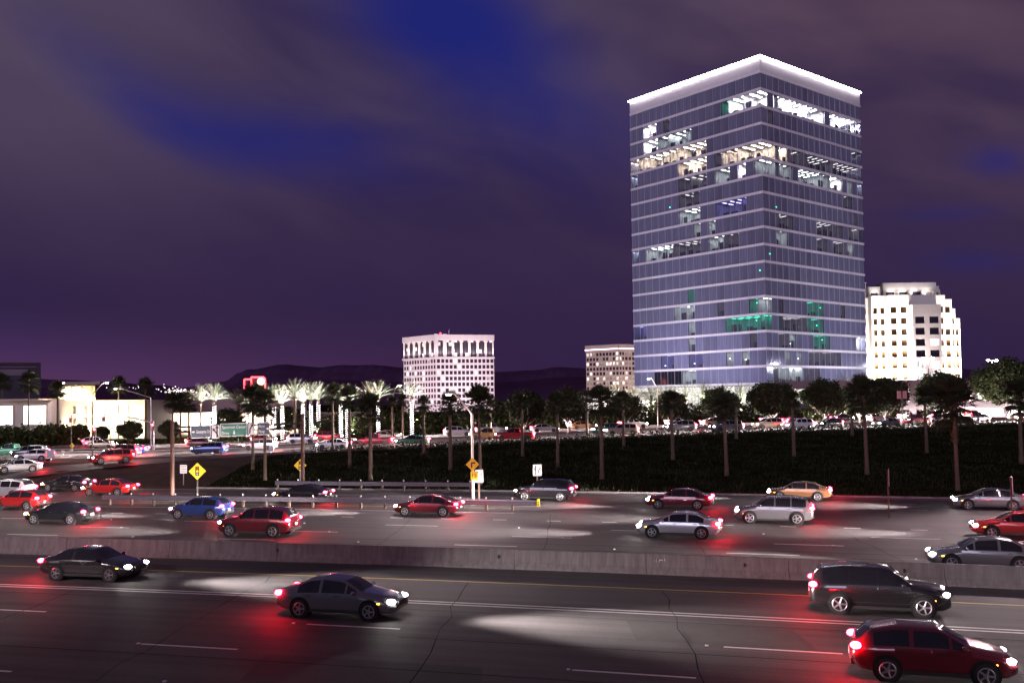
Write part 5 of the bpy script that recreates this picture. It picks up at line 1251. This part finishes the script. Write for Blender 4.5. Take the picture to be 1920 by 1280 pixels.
for px, py, Y, lab in ((1860, 675, 262, 'twin-headed bright parking lot lamp behind the largest round tree'), (1740, 671, 230, 'twin-headed lamp in front of the grey stone bay')):
    q = P(px, py, Y); t = thing('lot_lamp', lab, 'street lamp', (q.x, Y, 3)); h = q.z - 3
    MB().bar((0, 0, -.1), (0, 0, h), .13, .09).build('pole', M_dkmetal, t); MB().bar((-1.0, 0, h - .1), (1.0, 0, h - .1), .05).build('arm', M_dkmetal, t)
    for s in (-1, 1): MB().ball((s * 1.1, 0, h - .1), (.5, .4, .28), 10, 6).build('lens', mat('lot_lens', (1, 1, 1), .5, emit=(1, .96, .9), es=60), t)
    lamp('POINT', 'lamp_light', t, (0, -.6, h - .6), 5000, (1, .95, .9), rad=.3)
# --- traffic signals
M_sig = mat('signal_housing', (.02, .02, .02), .5); M_red = mat('signal_red', (1, .1, .1), .4, emit=(1, .05, .08), es=45); M_offl = mat('signal_off', (.04, .05, .04), .4)
def signal_head(p, label, rz=0):
    t = thing('traffic_signal', label, 'traffic light', p, rz, 'red traffic signals'); MB().box((0, 0, 0), (.38, .25, 1.1)).build('housing', M_sig, t)
    for k, dz in enumerate((.34, 0, -.34)):
        l_ = MB().ball((0, -.14, dz), (.14, .06, .14), 10, 6).build('lens', M_red if k == 0 else M_offl, t); MB().tube([(-.15, -.15, dz + .02), (-.1, -.3, dz + .14), (.1, -.3, dz + .14), (.15, -.15, dz + .02)], .015, 5).build('visor', M_sig, l_)
    lamp('POINT', 'signal_glow', t, (0, -.5, .34), 120, (1, .06, .08), rad=.1)
p = on_street(174, 3); signal_head((p.x + .32, p.y - .12, z_at(p.x, p.y, 809)), 'red traffic signal on the dark pole at the left')
p = on_street(283, 24); ms_ = thing('signal_mast', 'grey signal mast arm reaching left over the far street', 'signal mast', (p.x + .6, p.y - .4, p.z)); h = z_at(p.x, p.y, 793) - p.z
hx = -8.6; hz = z_at(p.x, p.y, 776) - p.z
MB().bar((0, 0, -.1), (0, 0, h + .4), .16, .13, 10).build('pole', M_galv, ms_); MB().tube([(0, 0, h), (-3, 0, h + (hz - h) * .55), (-6, 0, h + (hz - h) * .9), (hx, 0, hz)], [.12, .10, .08, .06], 8).build('arm', M_galv, ms_)
pl = thing('street_name_sign', 'white lit street-name panel hanging on the signal mast arm', 'sign', (p.x - 5.2, p.y - .55, z_at(p.x, p.y, 791))); plate(rounded(-1.0, 1.0, -.3, .3), .06, mat('lit_panel', (1, 1, 1), .5, emit=(1, .9, .95), es=2), 'panel', pl)
signal_head((p.x + .6, p.y - .75, z_at(p.x, p.y, 800)), 'red traffic signal on the grey mast pole'); signal_head((p.x + .6 - 7.9, p.y - .7, p.z + hz - .5), 'red traffic signal near the tip of the mast arm'); signal_head((p.x - 12.6, p.y - .7, p.z + hz - .6), 'red traffic signal left of the mast arm tip on its own pole')
tp = thing('signal_pole', 'slim dark signal pole left of the mast arm tip', 'pole', (p.x - 12.6, p.y - .5, p.z)); MB().bar((0, 0, -.1), (0, 0, hz), .08, .06).build('pole', M_dkmetal, tp); MB().box((0, 0, .1), (.4, .4, .3)).build('base', M_conc, tp)
# ================================================================== CARS
def interp(tab, x):
    if x <= tab[0][0]: return tab[0][1]
    for (a, u), (b, v) in zip(tab, tab[1:]):
        if x <= b: t = (x - a) / (b - a); t = t * t * (3 - 2 * t) * .35 + t * .65; return u + (v - u) * t
    return tab[-1][1]
M_cglass = mat('car_glass', (.012, .012, .016), .05, spec=.7); M_tyre = mat('tyre_rubber', (.018, .018, .018), .85); M_rim = mat('alloy_rim', (.45, .45, .47), .3, .8)
M_trim = mat('black_trim', (.02, .02, .02), .5); M_head = mat('headlight_glow', (1, 1, 1), .2, emit=(1, .93, .88), es=120); nosample(M_head); M_tail = mat('taillight_glow', (.8, .02, .02), .3, emit=(1, .006, .022), es=380)
M_amber = mat('amber_glow', (1, .4, .02), .3, emit=(1, .42, .05), es=8); nosample(M_amber); M_plate = mat('licence_plate', (.7, .7, .7), .5); M_shadow = mat('recess_shade', (.006, .006, .006), .9)  # last one: near-black that paints the shade inside wheel openings and truck bed
SPECS = {
 'sedan': dict(L=4.75, wb=(1.42, -1.36), wr=.335, top=[(-2.37, .78), (-2.25, .98), (-1.75, 1.08), (-1.05, 1.38), (-.45, 1.45), (.25, 1.40), (1.08, .99), (1.6, .90), (2.1, .80), (2.3, .68), (2.37, .56)], belt=[(-2.37, .70), (-2.2, .88), (1.0, .91), (1.7, .80), (2.37, .52)],
   roofw=[(-2.37, .66), (-1.9, .74), (-1.1, .58), (.2, .60), (1.1, .74), (2.37, .60)], win=[(-1.48, -.62), (-.50, .42), (.50, .86)], shield=(.36, 1.02), rear=(-1.68, -1.10), doors=[(-1.22, -.12), (-.08, 1.00)], hz=.66, tz=.86),
 'suv': dict(L=4.80, wb=(1.45, -1.40), wr=.375, top=[(-2.40, 1.00), (-2.28, 1.25), (-1.98, 1.60), (-1.2, 1.70), (.1, 1.68), (.42, 1.62), (1.12, 1.14), (1.7, 1.07), (2.15, .98), (2.34, .80), (2.40, .66)], belt=[(-2.40, .85), (-2.2, 1.05), (1.0, 1.07), (1.8, .96), (2.40, .62)],
   roofw=[(-2.40, .72), (-1.9, .66), (.3, .66), (1.15, .80), (2.40, .66)], win=[(-1.95, -1.12), (-1.02, -.15), (-.05, .85)], shield=(.44, 1.06), rear=(-2.27, -2.0), doors=[(-1.15, -.10), (-.06, 1.02)], hz=.80, tz=1.02),
 'hatchback': dict(L=4.25, wb=(1.28, -1.22), wr=.325, top=[(-2.12, .85), (-2.02, 1.05), (-1.62, 1.36), (-.9, 1.48), (.15, 1.46), (1.0, 1.04), (1.5, .94), (1.92, .82), (2.08, .66), (2.12, .56)], belt=[(-2.12, .74), (-1.9, .94), (.9, .95), (1.6, .82), (2.12, .52)],
   roofw=[(-2.12, .66), (-1.5, .60), (.2, .61), (1.05, .74), (2.12, .58)], win=[(-1.55, -.62), (-.50, .40), (.48, .80)], shield=(.28, .94), rear=(-1.98, -1.60), doors=[(-1.02, -.08), (-.04, .95)], hz=.68, tz=.92),
 'pickup': dict(L=5.60, wb=(1.80, -1.72), wr=.39, top=[(-2.80, 1.02), (-2.72, 1.08), (-1.0, 1.10), (-.92, 1.12), (-.80, 1.66), (.0, 1.76), (.55, 1.72), (1.25, 1.18), (1.9, 1.12), (2.55, 1.04), (2.75, .85), (2.80, .70)], belt=[(-2.80, .96), (-2.6, 1.04), (1.1, 1.08), (2.0, 1.0), (2.80, .68)],
   roofw=[(-2.80, .88), (-1.0, .88), (-.8, .68), (.5, .66), (1.3, .84), (2.80, .74)], win=[(-.72, -.05), (.03, .98)], shield=(.62, 1.18), rear=(-.90, -.82), doors=[(-.75, .02), (.06, 1.12)], hz=.88, tz=.95),
}
CAR_W = {'sedan': .90, 'suv': .94, 'hatchback': .88, 'pickup': .98}
def car_proto(kind):
    S = SPECS[kind]; L = S['L']; W = CAR_W[kind]; h = L / 2
    wtab = [(-h, W * .80), (-h + .12, W * .92), (-h + .6, W), (h - .9, W), (h - .35, W * .95), (h - .08, W * .80), (h, W * .70)]
    ztab = [(-h, .42), (-h + .25, .27), (-h + .8, .22), (h - .8, .22), (h - .25, .25), (h, .34)]
    NX = 64; X = [-h + L * i / NX for i in range(NX + 1)]; rings = []
    for x in X:
        w, zb, zt, zm, rw_ = interp(wtab, x), interp(ztab, x), interp(S['top'], x), interp(S['belt'], x), interp(S['roofw'], x)
        zm = min(zm, zt - .02); rw_ = min(rw_, w * .93)
        zs = zb + (zm - zb) * .5
        half = [(0, zb), (w * .86, zb), (w * .965, zb + .05), (w * .985, zb + .16), (w * 1.0, zs), (w * .995, zs + (zm - zs) * .55), (w * .965, zm)]
        ex = w * .955
        for k in range(1, 6):
            t = k / 5; half.append((ex + (rw_ - ex) * t, zm + (zt - .045 - zm) * (t ** .95)))
        half += [(rw_ * .90, zt - .015), (rw_ * .5, zt + .0), (0, zt + .008)]
        rings.append(half)
    n = len(rings[0]); SIDE = (6, 11)     # ring index span of the glasshouse
    def ring3(i): return [(X[i], -y, z) for y, z in rings[i]] + [(X[i], y, z) for y, z in rings[i][-2:0:-1]]
    b = MB(); m = 2 * n - 2
    for i in range(NX + 1): b.v += ring3(i)
    for i in range(NX):
        for k in range(m): b.f.append((i * m + k, i * m + (k + 1) % m, (i + 1) * m + (k + 1) % m, (i + 1) * m + k)); b.m.append(0)
    b.f.append(tuple(range(m))[::-1]); b.f.append(tuple(range(NX * m, NX * m + m))); b.m += [0, 0]
    paint = mat('car_paint', (.3, .3, .32), .25, .3, coat=1)
    out = [('body', b.mesh('body', paint, True), None)]
    def pnt(x, f, s):      # point on the skin: x, fractional ring index, side
        i = min(NX - 1, max(0, int((x + h) / L * NX))); t = (x - X[i]) / (X[i + 1] - X[i]); k = min(n - 2, int(f)); u = f - k
        y0 = rings[i][k][0] * (1 - u) + rings[i][k + 1][0] * u; y1 = rings[i + 1][k][0] * (1 - u) + rings[i + 1][k + 1][0] * u
        z0 = rings[i][k][1] * (1 - u) + rings[i][k + 1][1] * u; z1 = rings[i + 1][k][1] * (1 - u) + rings[i + 1][k + 1][1] * u
        return Vector((x, s * (y0 * (1 - t) + y1 * t), z0 * (1 - t) + z1 * t))
    def patch(x0, x1, f0, f1, s, off, nx=8, nf=5, smooth=True):
        b2 = MB(); pts = [[pnt(x0 + (x1 - x0) * i / nx, f0 + (f1 - f0) * j / nf, s) for j in range(nf + 1)] for i in range(nx + 1)]
        for i in range(nx + 1):
            for j in range(nf + 1):
                du = pts[min(i + 1, nx)][j] - pts[max(i - 1, 0)][j]; dv_ = pts[i][min(j + 1, nf)] - pts[i][max(j - 1, 0)]
                nn = du.cross(dv_)
                if nn.length > 1e-9: nn.normalize()
                if nn.y * s < 0 or (abs(nn.y) < .2 and nn.z < 0): nn = -nn
                b2.v.append(tuple(pts[i][j] + nn * off))
        for i in range(nx):
            for j in range(nf): a = i * (nf + 1) + j; b2.f.append((a, a + 1, a + nf + 2, a + nf + 1)); b2.m.append(0)
        return b2
    for s in (-1, 1):
        for x0, x1 in S['win']:
            if x1 - x0 < .5: pass
            out.append(('side_window', patch(x0, x1, 6.35, 10.6, s, .006).mesh('side_window', M_cglass, True), None))
        for x0, x1 in S['doors']:
            out.append(('door', patch(x0, x1, 3.1, 6.0, s, .005).mesh('door', paint, True), None))
            hp = pnt(x0 + .22, 5.55, s); out.append(('handle', MB().box((hp.x, hp.y + s * .015, hp.z), (.20, .035, .03)).mesh('handle', M_trim), 'door'))
        mp = pnt(S['win'][-1][1] - .05, 6.4, s); out.append(('mirror', MB().ball((mp.x, mp.y + s * .12, mp.z + .06), (.10, .12, .08), 8, 5).mesh('mirror', paint, True), None))
        sp0 = pnt(0, 3, s); out.append(('sill', MB().box(((S['wb'][0] + S['wb'][1]) / 2, s * (W - .02), .28), (S['wb'][0] - S['wb'][1] - .8, .06, .10)).mesh('sill', M_trim), None))
        for xw in S['wb']:
            well = MB().bar((xw, s * (W - .25), S['wr'] + .02), (xw, s * (W + .012), S['wr'] + .02), S['wr'] + .075, n=24); out.append(('wheel_arch_shade', well.mesh('wheel_arch_shade', M_shadow), None))  # dark disc on the skin, painted shade instead of an open recess
            wh = MB(); r = S['wr']; wh.bar((xw, s * (W - .2), r), (xw, s * (W + .035), r), r, r * .97, 24); out.append(('wheel', wh.mesh('wheel', M_tyre, False), None))
            rm = MB(); rm.bar((xw, s * (W + .03), r), (xw, s * (W + .042), r), r * .68, n=20)
            out.append(('rim', rm.mesh('rim', M_trim), 'wheel'))
            sp_ = MB(); sp_.bar((xw, s * (W + .03), r), (xw, s * (W + .06), r), .07, n=10)
            for k in range(5):
                a = 2 * math.pi * k / 5; sp_.bar((xw, s * (W + .05), r), (xw + math.cos(a) * r * .66, s * (W + .05), r + math.sin(a) * r * .66), .035, .028, 5)
            for k in range(20):
                a, c = 2 * math.pi * k / 20, 2 * math.pi * (k + 1) / 20; sp_.bar((xw + math.cos(a) * r * .66, s * (W + .05), r + math.sin(a) * r * .66), (xw + math.cos(c) * r * .66, s * (W + .05), r + math.sin(c) * r * .66), .02, n=4)
            out.append(('spokes', sp_.mesh('spokes', M_rim), 'wheel'))
        hw = interp(wtab, h - .20)
        out.append(('headlight', MB().ball((h - .20, s * hw * .80, S['hz']), (.17, .17, .085), 10, 6).mesh('headlight', M_head, True), None))
        tw_ = interp(wtab, -h + .12)
        out.append(('taillight', MB().ball((-h + .10, s * tw_ * .90, S['tz']), (.16, .15, .10), 10, 6).mesh('taillight', M_tail, True), None))
        out.append(('side_marker', MB().box((h - .62, s * (interp(wtab, h - .62) + .002), .62), (.16, .03, .04)).mesh('side_marker', M_amber), None))
    def top_patch(x0, x1, ext, off):
        b2 = MB(); nx, ny = 6, 8
        for i in range(nx + 1):
            x = x0 + (x1 - x0) * i / nx
            for j in range(ny + 1):
                u = -1 + 2 * j / ny; q = pnt(x, 12.0, 1); wv = q.y * ext; c = pnt(x, 13.9, 1); b2.v.append((x + off * (1 if x0 > 0 else -1), u * wv, c.z + (q.z - c.z) * u * u + off))
        for i in range(nx):
            for j in range(ny): a = i * (ny + 1) + j; b2.f.append((a, a + 1, a + ny + 2, a + ny + 1)); b2.m.append(0)
        return b2
    out.append(('windscreen', top_patch(*S['shield'], .92, .008).mesh('windscreen', M_cglass, True), None))
    out.append(('rear_window', top_patch(*S['rear'], .90, .008).mesh('rear_window', M_cglass, True), None))
    out.append(('grille', MB().box((h - .03, 0, .56 if kind != 'pickup' else .75), (.10, W * .9, .20)).mesh('grille', M_trim), None))
    out.append(('bumper', MB().box((-h + .03, 0, .46), (.14, W * 1.5, .16)).mesh('bumper', M_trim), None))
    out.append(('licence_plate', MB().box((-h - .045, 0, .62 if kind != 'suv' else .74), (.02, .32, .16)).mesh('licence_plate', M_plate), None))
    if kind == 'pickup': out.append(('cargo_bed_shade', MB().box((-1.85, 0, 1.108), (1.66, 1.52, .03)).mesh('cargo_bed_shade', M_shadow), None))  # dark sheet on the solid body, painted shade of an open bed
    return out
PROTO = {k: car_proto(k) for k in SPECS}
PAINT = dict(silver=(.52, .53, .55), white=(.80, .80, .80), black=(.012, .012, .014), grey=(.16, .165, .175), red=(.42, .02, .02), blue=(.03, .07, .26), maroon=(.16, .015, .025), beige=(.50, .42, .31), green=(.03, .12, .07), bronze=(.26, .14, .06))
def paint_mat(c):
    return mat('paint_' + c, PAINT[c], .22, .35 if c not in ('white', 'black') else .0, coat=1, spec=.5)
beam_e = bpy.data.lights
def beam_data(name, e, size=52):
    l = bpy.data.lights.new(name, 'SPOT'); l.energy = e; l.color = (1, .86, .82); l.spot_size = R(size); l.spot_blend = 1.0; l.shadow_soft_size = .35; return l
BEAM = beam_data('headlight_beam', 60000); BEAM_S = beam_data('headlight_beam_far', 150000)
def place_car(kind, colour, x, y, z, hd, label, group, parts='full', beam=None):
    t = thing('car' if kind != 'pickup' else 'pickup_truck', label, 'car' if kind != 'pickup' else 'truck', (x, y, z), hd, group); last = {}
    for nm, me, par in PROTO[kind]:
        if parts == 'small' and nm in ('handle', 'door', 'sill', 'spokes', 'side_marker', 'licence_plate', 'wheel_arch_shade'): continue
        o = link(nm, me, last[par] if par else t); last[nm] = o
        if nm in ('body', 'door', 'mirror'): set_mat(o, paint_mat(colour))
    if beam is not None:
        S = SPECS[kind]; o = link('headlight_beam', beam, t, (S['L'] / 2 + .05, 0, S['hz'])); o.rotation_euler = Vector((1, 0, -.04)).to_track_quat('-Z', 'Y').to_euler(); o.scale = (1, .42, 1)
    return t
def art(s): return s
LANES = [  # offset from the barrier, direction, name, cars (x, kind, colour)
 (-5.5, 1, 'carpool lane next to the concrete median', [(-19.5, 'sedan', 'black'), (13.5, 'suv', 'black')]),
 (-10.4, 1, 'second near lane', [(-6.5, 'sedan', 'grey')]),
 (-14.1, 1, 'third near lane', [(11.8, 'hatchback', 'maroon')]),
 (5.05, -1, 'far-side lane next to the median', [(21.5, 'sedan', 'grey')]),
 (8.75, -1, 'second far-side lane', [(-15.5, 'suv', 'maroon')]),
 (12.45, -1, 'third far-side lane', [(-31, 'sedan', 'black'), (9.5, 'sedan', 'silver')]),
 (16.15, -1, 'fourth far-side lane', [(-22, 'hatchback', 'blue'), (28, 'sedan', 'red')]),
 (19.9, -1, 'exit lane before the guardrail', [(-38.5, 'hatchback', 'red'), (-6, 'sedan', 'maroon'), (16.5, 'suv', 'grey')]),
 (26.9, -1, 'ramp lane behind the guardrail', [(-44, 'suv', 'silver'), (-17, 'sedan', 'black'), (12, 'sedan', 'maroon')]),
 (30.7, -1, 'middle ramp lane', [(-36, 'sedan', 'red'), (2.5, 'suv', 'black'), (33, 'sedan', 'grey')]),
 (34.3, -1, 'outer ramp lane along the grass', [(-42, 'sedan', 'black'), (22, 'sedan', 'bronze')]),
]
for off, dr, nm, cars in LANES:
    n_ = len(cars)
    for k, (x, kind, colour) in enumerate(sorted(cars)):
        y = Yb(x) + off; z = gz(x, y) + .004; hd = heading(x) + (0 if dr > 0 else math.pi)
        side = 'heading right' if dr > 0 else 'heading left'
        pos = '' if n_ == 1 else (', left one' if k == 0 and n_ == 2 else ', right one' if n_ == 2 else ', leftmost' if k == 0 else ', rightmost' if k == n_ - 1 else ', %s from the left' % ORD[k])
        kd = {'sedan': 'sedan', 'suv': 'SUV', 'hatchback': 'hatchback', 'pickup': 'pickup truck'}[kind]
        place_car(kind, colour, x, y, z, hd, '%s %s in the %s%s' % (colour, kd, nm, pos), 'cars on the freeway and ramp', 'full', BEAM)
rc = random.Random(77); ORD += ['thirty-first', 'thirty-second']
kinds = ['sedan', 'suv', 'sedan', 'hatchback', 'suv', 'sedan', 'pickup']; cols = list(PAINT)
for q, dr, nm in ((4.5, -1, 'far street near lane'), (10.5, -1, 'far street middle lane'), (30.5, 1, 'far street lane beyond the trees'), (36.5, 1, 'far street outermost lane')):
    x = -74 + rc.uniform(0, 8); i = 0; lst = []
    while x < 105:
        lst.append(x); x += rc.uniform(10, 19)
    for i, x in enumerate(lst):
        y = Yst(x) + q; kd = rc.choice(kinds); c = rc.choice(cols)
        place_car(kd, c, x, y, zst(x) + .004, hst(x) + (0 if dr > 0 else math.pi), '%s %s, %s from the left in the %s' % (c, {'suv': 'SUV', 'pickup': 'pickup truck'}.get(kd, kd), ORD[i], nm), 'cars on the far street', 'small', BEAM_S)
for k, (x, y, hd, kd, c, lab) in enumerate(((-55, 103.5, 3.8, 'sedan', 'silver', 'silver sedan waiting on the slip road at the left edge'), (-47.5, 110.2, 3.85, 'suv', 'red', 'red SUV coming round the slip road'), (-60, 117, 3.2, 'hatchback', 'white', 'white hatchback pulled up near the junction at the left edge'))):
    place_car(kd, c, x, y, gz(x, y) + .06, hd, lab, 'cars at the junction', 'full', BEAM_S)
